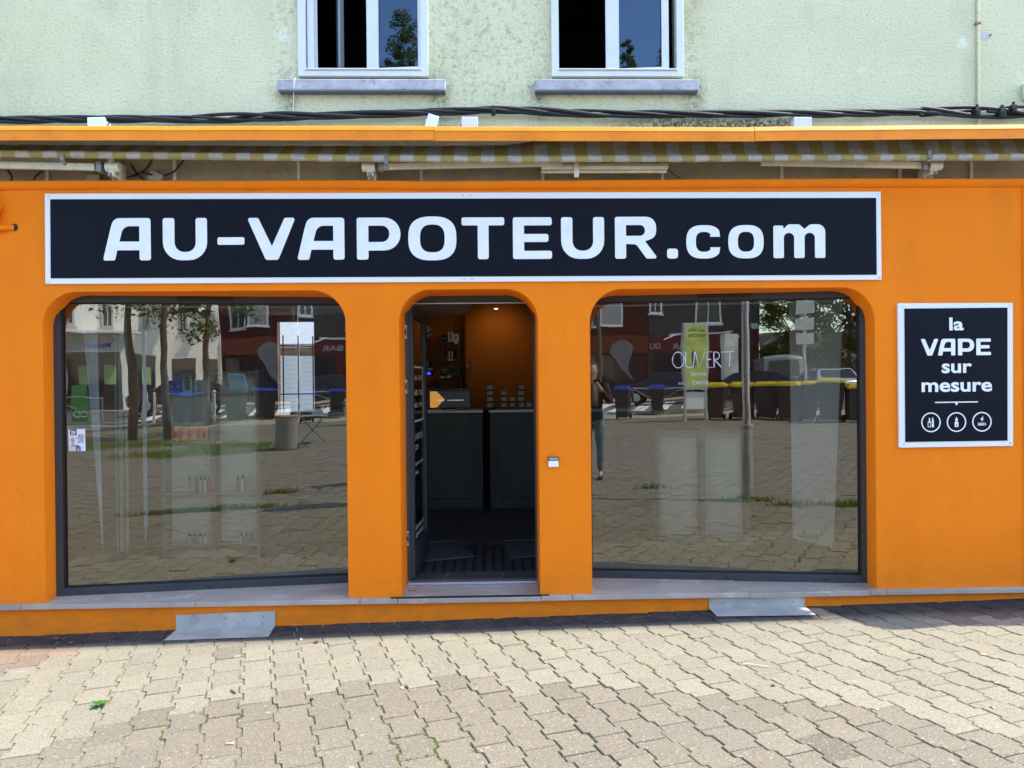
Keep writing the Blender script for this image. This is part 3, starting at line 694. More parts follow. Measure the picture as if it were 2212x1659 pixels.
s.prism([[(3.145,1.490),(3.455,1.491),(3.455,1.499),(3.145,1.498)]],FS2,.002,.0002); s.prism([[(3.288,1.490),(3.312,1.490),(3.300,1.470)]],FS2,.002,.0002)
def ring(cx,cz,r0,r1,n=40): return [[(cx+r1*math.cos(6.2832*k/n),cz+r1*math.sin(6.2832*k/n)) for k in range(n)],[(cx+r0*math.cos(6.2832*k/n),cz+r0*math.sin(6.2832*k/n)) for k in range(n)]]
for cx in(3.115,3.299,3.483): s.prism(ring(cx,1.353,.062,.070),FS2,.002,.0002)
def rc(x0,x1,z0,z1): s.prism([[(x0,z0),(x1,z0),(x1,z1),(x0,z1)]],FS2,.002,.0002)
# icon 1: box mod and pen
s.prism([fillet([(3.092,1.318,.002),(3.114,1.318,.002),(3.114,1.358,.002),(3.092,1.358,.002)],2),[(3.0955,1.322),(3.1105,1.322),(3.1105,1.350),(3.0955,1.350)]],FS2,.002,.0002)
rc(3.099,3.109,1.360,1.372); rc(3.1005,3.1075,1.374,1.384)
rc(3.121,3.135,1.318,1.342); rc(3.121,3.135,1.344,1.360); rc(3.1225,3.1335,1.362,1.376); rc(3.1255,3.1305,1.378,1.388)
# icon 2: bottle
s.prism([fillet([(3.286,1.318,.003),(3.312,1.318,.003),(3.312,1.352,.006),(3.304,1.358),(3.294,1.358),(3.286,1.352,.006)],2),fillet([(3.2935,1.325,.004),(3.3045,1.325,.004),(3.299,1.345)],2)],FS2,.002,.0002)
s.prism([[(3.290,1.361),(3.308,1.361),(3.308,1.371),(3.299,1.390),(3.290,1.371)]],FS2,.002,.0002)
# icon 3: battery and bolt
s.prism([[(3.454,1.326),(3.508,1.326),(3.508,1.346),(3.454,1.346)],[(3.456,1.328),(3.506,1.328),(3.506,1.344),(3.456,1.344)]],FS2,.002,.0002); rc(3.509,3.512,1.331,1.341)
for k in range(5): rc(3.459+k*.0085,3.465+k*.0085,1.331,1.341)
s.prism([[(3.482,1.354),(3.496,1.376),(3.487,1.376),(3.493,1.394),(3.470,1.370),(3.480,1.370)]],FS2,.002,.0002)
s.build('lettering',flat('white_letters',(.74,.74,.76),.5),s2)
s=MB()
for x,z in((2.914,2.175),(3.694,2.180),(2.918,1.200),(3.692,1.199)): s.cyl((x,-.0185,z),(x,-.0205,z),.007,n=10)
s.build_each('screw',M('nickel_screw',(.55,.52,.50),.4,.5),s2)
# door bell
db=thing('doorbell','small white push button with grey name plate beside the doorway','doorbell',(.427,0,1.10))
s=MB(); s.box(.392,.462,-.018,-.001,1.068,1.112); s.build('push_button',WHITE,db,bevel=.004)
s=MB(); s.box(.390,.464,-.019,-.001,1.1125,1.139); s.build('plate_frame',flat('dark_bezel',(.05,.035,.035),.5),db,bevel=.002)
s=MB(); s.box(.396,.458,-.0205,-.0195,1.117,1.134); s.build('name_plate',flat('grey_label',(.30,.31,.33),.5),db)

# ------------------------------------------------------------------ awning and its hood
aw=thing('awning','rolled striped yellow and white awning under orange metal hood','awning',(0,.0,3.3))
def hood(x0,x1,za,zb):
    b=MB(); N=40; prof=[(-.270,.006),(-.282,.003),(-.290,-.003),(-.303,-.030),(-.297,-.034),(-.300,-.096),(-.294,-.097),(-.291,-.034),(-.285,-.006),(-.270,-.001)]
    rows=[]
    for i in range(N+1):
        x=x0+(x1-x0)*i/N; z=za+(zb-za)*i/N; wob=.0032*mnoise.noise(Vector((x*2.2,7,0)))
        rows.append([b.bm.verts.new((x,y+wob,z+dz+wob)) for y,dz in prof])
    for a,b_ in zip(rows,rows[1:]):
        for k in range(len(prof)-1): b.bm.faces.new((a[k],b_[k],b_[k+1],a[k+1]))
    b.bm.faces.new(rows[0]); b.bm.faces.new(rows[-1][::-1])
    return b.build('hood',HOOD,aw)
ts=MB()
for xa,xb,za,zb in((-6.5,-.3665,3.373,3.369),(-.3645,1.772,3.365,3.359),(1.776,4.24,3.361,3.382)):
    ts.prism([[(-.2695,.0),(.118,.048),(.118,.054),(-.2695,.006)]],lambda u,v,w,xa=xa,xb=xb,za=za,zb=zb:(xa+(xb-xa)*w,u,v+za+(zb-za)*w),0,1)
ts.build('top_sheet',M('bounce_damping_grey',(.20,.20,.19),.8,.1,.25,6,dirt=.4),aw)  # unseen hood top, made grey to cut orange bounce onto wall and canvas
hood(-6.5,-.3665,3.373,3.369); hood(-.3645,1.772,3.365,3.359); hood(1.776,4.24,3.361,3.382)
def barz(x): return float(np.interp(x,[-6,-3.4,-2.1,-.9,0,3.7,5],[3.26,3.234,3.216,3.199,3.190,3.198,3.2]))
# canvas hanging from behind the hood and wrapped round the front bar
NX=520; x0,x1=-5.6,4.15
fb=MB(); rows=[]
for i in range(NX+1):
    x=x0+(x1-x0)*i/NX; zb=barz(x); zt=float(np.interp(x,[-6,-3.4,-1.2,-.2,.1,.5,4],[3.37,3.348,3.338,3.336,3.340,3.40,3.40]))
    w1=mnoise.noise(Vector((x*2.1,0,0)))*.016+mnoise.noise(Vector((x*9,4,0)))*.004
    act=1+1.6*max(0,mnoise.noise(Vector((x*.8+5,1,0))))
    row=[]
    P=[(.03,zt),(-.02,zt-.03),(-.07,zt-.065),(-.108,zb+.040),(-.128,zb+.022)]
    for k,(y,z) in enumerate(P):
        cr_=mnoise.noise(Vector(((x+ (z-zb)*2.2)*7,k*.35,9)))*.009*act
        row.append((x,y+w1*(.3+.35*k if k<3 else .3)+cr_,z+w1*.2*(k>0)))
    for k in range(11):
        a=math.radians(60+k*27); rr=.0255+.0022*act*mnoise.noise(Vector((x*24,k*.6,3)))
        row.append((x,-.150-rr*math.sin(a-math.radians(20)),zb+rr*math.cos(a-math.radians(20))))
    rows.append([fb.bm.verts.new(p) for p in row])
for a,b_ in zip(rows,rows[1:]):
    for k in range(len(a)-1): fb.bm.faces.new((a[k],b_[k],b_[k+1],a[k+1]))
fb.build('canvas',FABRIC,aw,smooth='all')
def arm(pts,w_=.03,h_=.045,name='folding_arm'):
    b=MB()
    for p,q in zip(pts,pts[1:]): b.beam(p,q,w_,h_)
    return b.build(name,CREAM,aw,bevel=.004)
arm([(-5.2,-.06,3.225),(-2.70,-.06,3.166)],.03,.048); arm([(-5.2,-.02,3.240),(-2.95,-.02,3.222)],.02,.03)
arm([(-.745,-.06,3.164),(.50,-.06,3.188)],.03,.042); arm([(-.72,-.10,3.196),(.05,-.10,3.196)],.015,.02)
arm([(3.06,-.06,3.165),(1.90,-.06,3.190)],.03,.046); arm([(3.02,-.10,3.198),(1.86,-.10,3.198)],.015,.02)
def bracket(x,sgn):
    b=MB(); b.box(x-.028*1,x+.028,.0,.10,3.085,3.215); b.cyl((x-sgn*.035,-.06,3.165),(x+sgn*.055,-.06,3.165),.034,n=14); b.cyl((x,-.06,3.10),(x,-.06,3.22),.024,n=12); b.box(x-.02,x+.02,-.06,.02,3.10,3.125)
    o=b.build('arm_bracket',CREAM,aw,bevel=.003)
    k=MB(); k.box(x-sgn*.075-.016,x-sgn*.075+.016,-.092,-.03,3.128,3.20); k.cyl((x-.012,-.085,3.108),(x+.012,-.085,3.108),.014,n=10); k.box(x-.016,x+.016,-.01,.10,3.082,3.100); k.build('knuckle',GREYM,o,bevel=.003)
bracket(-2.59,1); bracket(-.825,-1); bracket(3.125,1)
for x,z in((-2.86,3.20),(-.70,3.17),(3.03,3.205)):
    k=MB(); k.box(x-.013,x+.013,-.182,-.16,z-.025,z+.035); k.cyl((x,-.17,z-.03),(x,-.14,z-.03),.015,n=10); k.build('bar_clip',GREYM,aw,bevel=.003)
k=MB(); k.box(.36,1.247,-.06,.0,3.147,3.185); k.box(.362,1.245,-.075,-.06,3.158,3.165); k.box(.36,1.247,-.02,.0,3.13,3.147); k.build('guide_tray',CREAM,aw,bevel=.003)
k=MB(); k.box(.585,.618,-.085,-.06,3.085,3.21); k.cyl((.60,-.086,3.125),(.60,-.094,3.125),.008,n=10); k.build('tray_clip',CREAM,aw,bevel=.003)
for x in(-3.98,-3.11,-2.225,-1.355,-.487,.379,1.239,2.103,2.967,3.491):
    k=MB(); k.box(x-.011,x+.011,.085,.104,3.08,3.37); k.build('strap',CREAM,aw,bevel=.001)
k=MB(); k.cyl((-5.6,.05,3.37),(4.15,.05,3.37),.033,n=14); k.build('roller',CREAM,aw,smooth=True)
# junction boxes and loose cables in the gap
JB=M('aged_grey_plastic',(.30,.29,.26),.6,0,.1,8,dirt=.3)
def jbox(cx,cy,cz,w_,h_,rot,mat,label,dep=.05,lid=True):
    t_=thing('junction_box',label,'junction box',(cx,cy+dep,cz),'electrical junction boxes on the facade')
    mm=Matrix.Translation((cx,cy,cz))@Matrix.Rotation(rot,4,'Y')
    b=MB(); b.box(-w_/2,w_/2,.012,dep,-h_/2,h_/2,mm); b.build('housing',mat,t_,bevel=.004)
    b=MB(); b.box(-w_/2-.002,w_/2+.002,0,.0115,-h_/2-.002,h_/2+.002,mm)
    b.build('lid',mat,t_,bevel=.004)
    g_=MB()
    for sx_ in(-1,1): g_.cyl(mm@Vector((sx_*w_*.5,.03,0)),mm@Vector((sx_*(w_*.5+.012),.03,0)),.009,n=10)
    g_.build_each('cable_gland',mat,t_)
jbox(-2.775,.05,3.118,.085,.06,R(8),JB,'grey junction box behind the left awning arm')
jbox(-2.345,.05,3.128,.09,.07,R(28),JB,'tilted grey junction box with black cables, left gap under the awning')
jbox(-2.729,.01,3.500,.115,.062,R(-2),WHITE,'white junction box on the orange hood, at the far left',.10)
jbox(-.405,.03,3.510,.075,.090,R(18),WHITE,'tilted white junction box with two round holes near the hood joint',.085)
jbox(-.138,.03,3.505,.112,.070,R(0),flat('pinkish_white_plastic',(.72,.66,.68),.5),'plain pinkish white junction box right of the tilted one',.085)
jbox(2.237,.03,3.502,.125,.070,R(0),flat('lilac_white_plastic',(.66,.64,.75),.5),'white junction box below the black mould stain on the right',.085)
jbox(3.935,.04,3.745,.10,.115,R(0),flat('green_painted_plastic',(.55,.62,.47),.6),'pale green junction box on the upper wall at the right edge',.075)
def cable(name,label,pts,r,mat=BLACKR,n=8,parent=None,sub=6):
    # smooth the path
    P=[Vector(p) for p in pts]; out=[]
    for i in range(len(P)-1):
        p0=P[max(i-1,0)];p1=P[i];p2=P[i+1];p3=P[min(i+2,len(P)-1)]
        for k in range(sub):
            t=k/sub; out.append(.5*((2*p1)+(-p0+p2)*t+(2*p0-5*p1+4*p2-p3)*t*t+(-p0+3*p1-3*p2+p3)*t**3))
    out.append(P[-1])
    b=MB(); b.tube(out,r,n); o=b.build(name,mat,parent,smooth='all')
    if parent is None: tag(o,label,'cable')
    return o
cable('loose_cable','black cable looping below the left awning bar towards the tilted box',[(-2.52,.08,3.22),(-2.48,.07,3.16),(-2.42,.06,3.10),(-2.40,.06,3.07)],.006)
cable('loose_cable','black cable rising from the tilted junction box to the awning bar',[(-2.28,.06,3.14),(-2.22,.05,3.16),(-2.18,.05,3.20),(-2.14,.05,3.25)],.006)
cable('loose_cable','black cable crossing between the left bracket and the tilted box',[(-2.54,.05,3.12),(-2.46,.05,3.155),(-2.40,.05,3.152),(-2.36,.05,3.14)],.006)
cable('loose_cable','black cable crossing upward behind the left awning bar',[(-2.52,.09,3.14),(-2.46,.09,3.17),(-2.42,.09,3.20),(-2.38,.09,3.26)],.005)
cable('loose_cable','black cable hanging in the gap at the far left edge',[(-3.36,.05,3.18),(-3.33,.05,3.13),(-3.345,.05,3.085)],.007)
cable('loose_cable','thin black cable curving down left of the left awning bracket',[(-3.12,.05,3.17),(-3.17,.05,3.13),(-3.19,.05,3.08)],.006)
cable('loose_cable','thin dark wire sagging right of the cream tray under the awning',[(1.25,.06,3.22),(1.30,.06,3.15),(1.38,.06,3.10),(1.46,.06,3.08)],.003)
cable('loose_cable','thin pale wire hanging down from the left upper window sill',[(-1.36,.036,3.815),(-1.37,.036,3.76),(-1.385,.09,3.70),(-1.395,.11,3.60)],.003,WHITE)
cable('loose_cable','beige lead curling out of the pinkish junction box',[(-.19,.05,3.51),(-.215,.05,3.50),(-.225,.05,3.475)],.006,CREAM)
# twisted service cable bundle
path=[(-7,3.545),(-3.43,3.531),(-2.76,3.535),(-2.2,3.536),(-.96,3.564),(.03,3.600),(.76,3.573),(1.39,3.568),(2.45,3.573),(3.15,3.585),(3.86,3.582),(7.4,3.60)]
px=[p[0] for p in path]; pz=[p[1] for p in path]
bun=thing('cable_bundle','thick twisted bundle of black power cables along the upper wall','cable',(0,.12,3.55))
for k in range(4):
    b=MB(); pts_=[]
    for i in range(700):
        x=-7+14.4*i/699; loose=1+1.3*max(0,mnoise.noise(Vector((x*.9,3,0))))+(.9 if x>3.1 else 0); a=x*4.2+k*math.pi/2+1.2*mnoise.noise(Vector((x*.7,k,0)))
        pts_.append((x,.060+.016*math.cos(a),float(np.interp(x,px,pz))+.0165*loose*math.sin(a)))
    b.tube(pts_,[.0140,.0135,.0125,.0100][k],8); b.build('cable_strand',BLACKR,bun,smooth='all')
for x,y,z,s_ in((.029,.03,3.588,.026),(3.499,.03,3.585,.034),(3.682,.03,3.576,.038),(3.765,.03,3.604,.034)):
    b=MB(); b.box(x-s_*.55,x+s_*.55,y-.015,y+.05,z-s_,z+s_*.6); b.cyl((x,y+.0,z+s_*.5),(x,y+.0,z+s_*1.25),s_*.32,n=8); b.cyl((x-s_*.3,y-.02,z-s_*.2),(x-s_*.3,y+.02,z-s_*.2),s_*.45,n=8); b.build('cable_clamp',BLACK,bun,bevel=.005)
b=MB(); b.beam((3.70,.05,3.60),(3.86,.05,3.575),.02,.02); b.beam((3.58,.045,3.585),(3.72,.045,3.57),.02,.02); b.build('connector',BLACK,bun,bevel=.004)
# painted conduit on the upper wall, right
b=MB(); b.tube([(3.556,.108,3.42),(3.558,.108,3.7),(3.562,.108,4.42),(3.57,.108,7)],.011,8); cp=thing('wall_conduit','thin green painted conduit running up the wall at the right','conduit',(3.56,.12,3.5)); b.build('pipe',ROUGH,cp,smooth=True)
b=MB(); b.box(3.538,3.574,.092,.119,4.235,4.250); b.build('pipe_clip',M('rusty_clip',(.28,.20,.13),.8),cp)
b=MB(); b.prism([fillet([(3.575,4.15),(3.60,4.19),(3.62,4.185),(3.64,4.165),(3.655,4.17),(3.65,4.14),(3.625,4.12),(3.60,4.13)],2)],lambda u,v,w:(u,.12-w,v),.0015,.0); tag(b.build('paint_patch',M('lilac_filler',(.50,.46,.47),.8)),'small grey filler patch on the green wall right of the conduit','wall patch')
b=MB(); b.cyl((3.657,.12,4.164),(3.657,.108,4.164),.009,n=10); tag(b.build('wall_screw',GREYM),'grey screw head beside the filler patch on the green wall','screw')
# corrugated orange conduit at the left edge of the shopfront
co=thing('corrugated_conduit','orange painted corrugated conduit entering a hole at the left of the sign','conduit',(-3.4,0,2.76))
b=MB(); N=40; P=[Vector((-3.62+.33*i/N,-.045+.05*(i/N)**3,2.72+.045*math.sin(i/N*1.5))) for i in range(N+1)]; b.tube(P,[.019+.0022*(i%2) for i in range(N+1)],12); b.build('hose',ORANGE,co)
b=MB(); P=[Vector((-3.44+.06*i/30,-.040,2.77+.15*i/30)) for i in range(31)]; b.tube(P,[.036+.002*(i%2) for i in range(31)],14); b.build('sleeve',ORANGE,co)
b=MB(); b.tube([(-3.385,-.04,2.92),(-3.375,-.04,2.95),(-3.39,-.035,2.99),(-3.43,-.02,3.02)],.012,8); b.build('loop',ORANGE,co)
b=MB(); b.cyl((-3.287,-.0015,2.768),(-3.287,.0,2.768),.026,n=20); b.build('wall_hole',BLACK,co)

# zinc deflector plates at the foot of the wall
def plate(v,fl_,label):
    t_=thing('deflector_plate',label,'metal plate',((v[0][0]+v[1][0])/2,-.01,v[2][1]),'zinc deflector plates at the foot of the shopfront')
    b=MB(); (x0,za),(x1,zb),(x2,zc),(x3,zd)=v
    b.prism([[(x2,zc),(x3,zd),(x1,zb),(x0,za)]],lambda u,w_,d_:(u,-.010-d_,w_),.0,.002); b.build('upright',ZINC,t_)
    b=MB(); P=[(x2,-.010,zc),(x3,-.010,zd),fl_[1],fl_[0]]
    A=[b.bm.verts.new(p) for p in P]; B=[b.bm.verts.new((p[0],p[1],p[2]-.002)) for p in P]; b.bm.faces.new(A); b.bm.faces.new(B[::-1])
    for k in range(4): b.bm.faces.new((A[k],A[(k+1)%4],B[(k+1)%4],B[k]))
    b.build('flap',ZINC,t_)
    b=MB()
    for k in(.15,.5,.88): xx=x0+(x1-x0)*k; zz=(za+(zb-za)*k)-.035; b.cyl((xx,-.0125,zz),(xx,-.016,zz),.006,n=8)
    b.build_each('screw',GREYM,t_)
plate([(-2.209,.072),(-1.523,.090),(-2.209,-.030),(-1.524,-.008)],[(-2.19,-.252,-.022),(-1.499,-.257,-.008)],'dirty zinc plate at the wall foot under the left shop window')
plate([(1.518,.126),(2.202,.127),(1.520,.056),(2.204,.058)],[(1.525,-.182,.052),(2.186,-.240,.066)],'clean zinc plate at the wall foot under the right shop window')

# ------------------------------------------------------------------ stickers and writing on the glass
def onL(s_,z,w=0): return ML@Vector((s_,.028-w,z))
def onR(s_,z,w=0): return MR@Vector((s_,.028-w,z))
stk=thing('window_sticker','small white advertising sticker on the left shop window, bottom left','sticker',(-3.0,.17,1.2))
def sheet(pts,fn,w0,w1,name,mat,par):
    b=MB(); b.prism([pts],lambda u,v,w:fn(u,v,w),w1,w0); return b.build(name,mat,par)
sheet([(.082,1.200),(.195,1.200),(.194,1.359),(.081,1.358)],onL,0,.0008,'paper',flat('sticker_white',(.62,.68,.72),.6),stk)
sheet([(.092,1.315),(.137,1.315),(.137,1.357),(.092,1.357)],onL,.0009,.0012,'black_panel',BLACK,stk)
b=MB(); text_into(b,'Vap',.022,lambda u,v,w:onL(.096+u,1.335+v,.0016),off=.0006); text_into(b,'you',.020,lambda u,v,w:onL(.099+u,1.321+v,.0016),off=.0006); b.build('logo_text',WHITE,stk)
b=MB(); text_into(b,'ICI',.026,lambda u,v,w:onL(.148+u,1.302+v,.0014),width=.034,off=.0012); b.build('red_text',flat('dark_red',(.35,.03,.03),.6),stk)
b=MB()
for tx,z,x in(('ON VOUS',1.289,.134),('OFFRE',1.275,.150),('VAPYOU',1.261,.138)): text_into(b,tx,.013,lambda u,v,w,x=x,z=z:onL(x+u,z+v,.0014),width=.183-x,off=.0006)
b.build('blue_text',flat('dark_blue_ink',(.02,.03,.08),.6),stk)
# simple figure of a man in a hat holding a paper
def blob(cx,cz,rx,rz,name,col,w0,n=16,rot=0): sheet([(cx+rx*math.cos(6.2832*k/n)*math.cos(rot)-rz*math.sin(6.2832*k/n)*math.sin(rot),cz+rz*math.sin(6.2832*k/n)*math.cos(rot)+rx*math.cos(6.2832*k/n)*math.sin(rot)) for k in range(n)],onL,w0,w0+.0003,name,flat(name+'_ink',col,.6),stk)
sheet([(.086,1.202),(.168,1.202),(.165,1.232),(.145,1.246),(.105,1.246),(.088,1.235)],onL,.0009,.0012,'printed_shirt',flat('shirt_ink',(.16,.22,.45),.6),stk)
blob(.111,1.265,.014,.018,'printed_face',(.55,.34,.26),.0013); blob(.109,1.281,.022,.004,'printed_brim',(.30,.24,.16),.0017); blob(.109,1.291,.013,.009,'printed_hat',(.42,.36,.24),.0019)
sheet([(.086,1.203),(.130,1.203),(.128,1.235),(.088,1.235)],onL,.0021,.0024,'printed_paper',flat('paper_ink',(.5,.56,.50),.6),stk)
blob(.145,1.222,.011,.016,'printed_hair',(.02,.015,.015),.0021); blob(.146,1.218,.006,.010,'printed_cheek',(.5,.33,.27),.0025)
# handwriting OUVERT / Service en DRIVE
wr=thing('window_writing','white hand lettering OUVERT Service en DRIVE on the right shop window','lettering',(1.6,.25,1.6))
def arc(cx,cz,rx,rz,a0,a1,n=16): return [(cx+rx*math.cos(R(a0+(a1-a0)*k/n)),cz+rz*math.sin(R(a0+(a1-a0)*k/n))) for k in range(n+1)]
def pen(strokes,r,name):
    b=MB()
    for st in strokes:
        # flat ribbon, slightly raised from the pane
        pts_=[Vector((p[0],p[1])) for p in st]
        Lp=[];Rp=[]
        for i,p in enumerate(pts_):
            d_=(pts_[min(i+1,len(pts_)-1)]-pts_[max(i-1,0)]); 
            if d_.length<1e-6: d_=Vector((1,0))
            d_.normalize(); nn=Vector((-d_.y,d_.x))*r*(.85+.3*math.sin(i*1.7+p.x*90)); Lp.append(p+nn); Rp.append(p-nn)
        for w_ in(.0008,):
            for i in range(len(pts_)-1):
                b.bm.faces.new([b.bm.verts.new(onR(q.x,q.y,w_)) for q in(Lp[i],Lp[i+1],Rp[i+1],Rp[i])])
    return b.build(name,flat('chalk_marker',(.50,.51,.55),.7),wr)
S=[arc(.652,1.822,.044,.060,95,455,26),
 [(.703,1.881),(.702,1.80)]+arc(.728,1.793,.026,.030,190,330,8)+[(.752,1.80),(.757,1.880)],
 [(.765,1.881),(.781,1.766),(.806,1.879)],
 [(.851,1.880),(.818,1.880),(.816,1.762),(.855,1.763)],[(.817,1.822),(.845,1.824)],
 [(.872,1.762),(.870,1.878)],[(.868,1.878)]+arc(.888,1.850,.026,.028,85,-85,10)+[(.875,1.822),(.928,1.764)],
 [(.925,1.877),(1.0,1.880)],[(.975,1.878),(.968,1.765)]]
# spread to the measured letter positions
def remap(x): return float(np.interp(x,[.608,.696,.700,.757,.765,.806,.816,.855,.868,.928,.930,1.0],[.608,.694,.702,.772,.776,.850,.862,.905,.912,.968,.986,1.061]))
S=[[(remap(x),z) for x,z in st] for st in S]
pen(S,.0036,'large_lettering')
def script(body,x0,z0,wd,size):
    b=MB(); text_into(b,body,size,lambda u,v,w:onR(x0+u,z0+v,.0010),width=wd,off=-.0006); return b.build('small_lettering',flat('chalk_marker',(.50,.51,.55),.7),wr)
script('Service',.745,1.703,.112,.046); script('en',.652,1.635,.042,.042); script('DRIVE',.758,1.634,.115,.044)

# ------------------------------------------------------------------ litter on the pavement
def on(x,y,h=0): return Vector((x,y,GZ(x,y)+h))
b=MB()
lf=[(0,-.038),(.010,-.012),(.030,-.022),(.026,-.004),(.046,.004),(.026,.012),(.020,.030),(.006,.020),(0,.045),(-.008,.020),(-.026,.026),(-.024,.010),(-.044,.0),(-.024,-.008),(-.024,-.024),(-.008,-.012)]
ca_,sa_=math.cos(R(70)),math.sin(R(70))
cv=b.bm.verts.new(on(-2.064,-1.336,.006)); vs=[]
for u,v in lf: x=-2.064+(u*ca_-v*sa_)*1.25; y=-1.336+(u*sa_+v*ca_)*1.25; vs.append(b.bm.verts.new(on(x,y,.004+.020*abs(math.sin(u*60+v*40)))))
for k in range(len(vs)): b.bm.faces.new((cv,vs[k],vs[(k+1)%len(vs)]))
tag(b.build('fallen_leaf',mat_leaf('leaf_bright',(.04,.14,.012),(.05,.16,.015),.2)),'bright green lobed leaf lying on the sunlit pavers at the left','leaf')
b=MB(); vs=[b.bm.verts.new((-.585+(u*1.0)*.8,.12+v*.35,.176+.008*abs(math.sin(u*70)))) for u,v in lf]; cv=b.bm.verts.new((-.585,.12,.180))
for k in range(len(vs)): b.bm.faces.new((cv,vs[k],vs[(k+1)%len(vs)]))
tag(b.build('fallen_leaf',mat_leaf('leaf_dull',(.06,.12,.02),(.07,.14,.03),.2)),'dull green leaf on the doorstep beside the left jamb','leaf')
FIL=flat('filter_orange',(.60,.33,.10),.7); CIG=flat('cigarette_paper',(.72,.70,.66),.7)
for (x,y,a,l),lab in zip(((-1.216,-1.848,12,.034),(1.822,-1.758,-35,.040),(2.782,-1.095,-12,.026),(2.377,-1.790,-70,.022),(2.588,-1.505,5,.022)),('cigarette butt lying in front of the left deflector plate, lowest left','longest cigarette butt at the lower right of the pavement','cigarette butt highest up the pavement at the right','short orange stub near the bottom right','small pale butt at the right beside a weed')):
    t_=thing('cigarette_butt',lab,'cigarette butt',on(x,y),'cigarette butts on the pavers',R(a)); mm=Matrix.Translation(on(x,y,.005))@Matrix.Rotation(R(a),4,'Z')
    b=MB(); b.cyl(mm@Vector((-l/2,0,0)),mm@Vector((l*.2,0,0)),.0045,n=8); b.build('filter',FIL,t_)
    b=MB(); b.cyl(mm@Vector((l*.2,0,0)),mm@Vector((l/2,0,0)),.0042,n=8); b.build('paper',CIG,t_)
b=MB(); b.tube([on(-1.435,-1.190,.006),on(-1.415,-1.215,.009),on(-1.395,-1.240,.006)],[.003,.0045,.006],6); tag(b.build('twig',M('bark_bit',(.10,.05,.03),.8)),'short dark twig lying on pale pavers left of centre','twig')
b=MB(); b.tube([on(1.407,-1.090,.006),on(1.47,-1.125,.008),on(1.53,-1.155,.006)],.003,6); tag(b.build('twig',flat('straw',(.65,.55,.38),.7)),'long pale straw stalk lying on pavers right of centre','twig')
HUSK=M('brown_husk',(.12,.055,.03),.8,0,.4,60)
for x,y,r,lab in((-1.152,-.404,.017,'brown husk at the shadow edge right of the left plate'),(-.958,-1.358,.012,'small reddish husk left of the doorway axis'),(-.474,-1.242,.013,'dark round husk beside a white pebble'),(1.454,-1.424,.013,'reddish husk among weeds, right of centre'),(-2.804,-.242,.018,'dark husk in the wall shadow, far left'),(-2.959,-.134,.020,'dark crumpled husk beside the plinth, far left'),(-3.256,-.189,.012,'brown fragment at the left picture edge by the plinth'),(-.33,-.50,.010,'tiny dark crumb on the first sunlit row in front of the door'),(1.30,-.62,.009,'tiny dark crumb on sunlit pavers before the right plate'),(2.28,-.80,.008,'tiny dark crumb at the right below the curved shadow')):
    b=MB(); b.ico(on(x,y,r*.45),r,1,(1,.75,.55),.25); tag(b.build('seed_husk',HUSK,smooth='all'),lab,'seed husk','dry husks scattered on the pavers')
b=MB(); b.ico(on(-.499,-1.258,.006),.009,1,(1,.8,.7),.2); tag(b.build('pebble',WHITE,smooth='all'),'white pebble beside the dark round husk','pebble')
b=MB(); b.ico(on(-1.265,-.345,.006),.009,1,(1,.8,.7),.2); tag(b.build('pebble',WHITE,smooth='all'),'white crumb in the wall shadow near the left plate','pebble')
pts_=[]
rr=random.Random(5); b=MB()
for _ in range(260):
    x=rr.uniform(-3.6,3.8); y=-abs(rr.gauss(0,.09))-.012; 
    if rr.random()<.25: y=rr.uniform(-1.6,-.3)
    s_=rr.uniform(.0015,.005); b.ico((x,y,GZ(x,y)+s_*.4),s_,1,(1.4,.9,.5),.3)
tag(b.build('leaf_crumbs',HUSK),'dark dry crumbs and dust gathered along the foot of the orange plinth','debris',kind='stuff')

# ------------------------------------------------------------------ inside the shop
TOPM=M('counter_top_metal',(.42,.43,.43),.35,.3,.05,6)
def counter(x0,x1,inner,label,pil):
    t_=thing('counter',label,'counter',((x0+x1)/2,3.8,.18),'dark panelled shop counters')
    b=MB(); b.box(x0,x1,3.66,4.15,.30,1.302); b.build('body',DARKW,t_,bevel=.004)
    b=MB(); b.box(x0-.01 if not inner else x0,x1+.01,3.63,4.2,1.304,1.342); b.build('top',TOPM,t_,bevel=.008)
    b=MB(); b.box(x0,x1,3.64,4.1,.179,.300); b.build('plinth',DARKW,t_,bevel=.004)
    b=MB(); b.box(x0,x1,3.640,3.66,1.130,1.155); 
    e=(x0+.14,x1-.0) if pil=='L' else (x0,x1-.14)
    for fx0,fx1,ins in((e[0]+.04,e[1]-.05,0),(e[0]+.065,e[1]-.075,.0)):
        pass
    fx0,fx1=(x0+.02,pil_x(x1,-.16)) if pil=='R' else (x0+.17,x1-.02)
    for k,(ii,dd_) in enumerate(((0,.008),(.035,.014))):
        zo,zi=1.075-ii,.43+ii; a,c=fx0+ii,fx1-ii
        b.box(a,c,3.66-dd_,3.66,zo-.018,zo); b.box(a,c,3.66-dd_,3.66,zi,zi+.018); b.box(a,a+.018,3.66-dd_,3.66,zi+.018,zo-.018); b.box(c-.018,c,3.66-dd_,3.66,zi+.018,zo-.018)
    b.build('moulding',DARKW,t_)
    b=MB(); px0=(x1-.115) if pil=='R' else x0+.03
    b.box(px0,px0+.085,3.635,3.66,.36,1.13); b.box(px0-.012,px0+.097,3.625,3.66,.179,.36); b.box(px0-.004,px0+.089,3.628,3.66,1.155,1.30)
    for k in range(4): b.box(px0+.014+k*.017,px0+.020+k*.017,3.628,3.636,.42,.95)
    for z in(1.0,1.04,1.08): b.box(px0-.004,px0+.089,3.626,3.636,z,z+.022)
    b.build('pilaster',DARKW,t_,bevel=.002)
def pil_x(x,d_): return x+d_
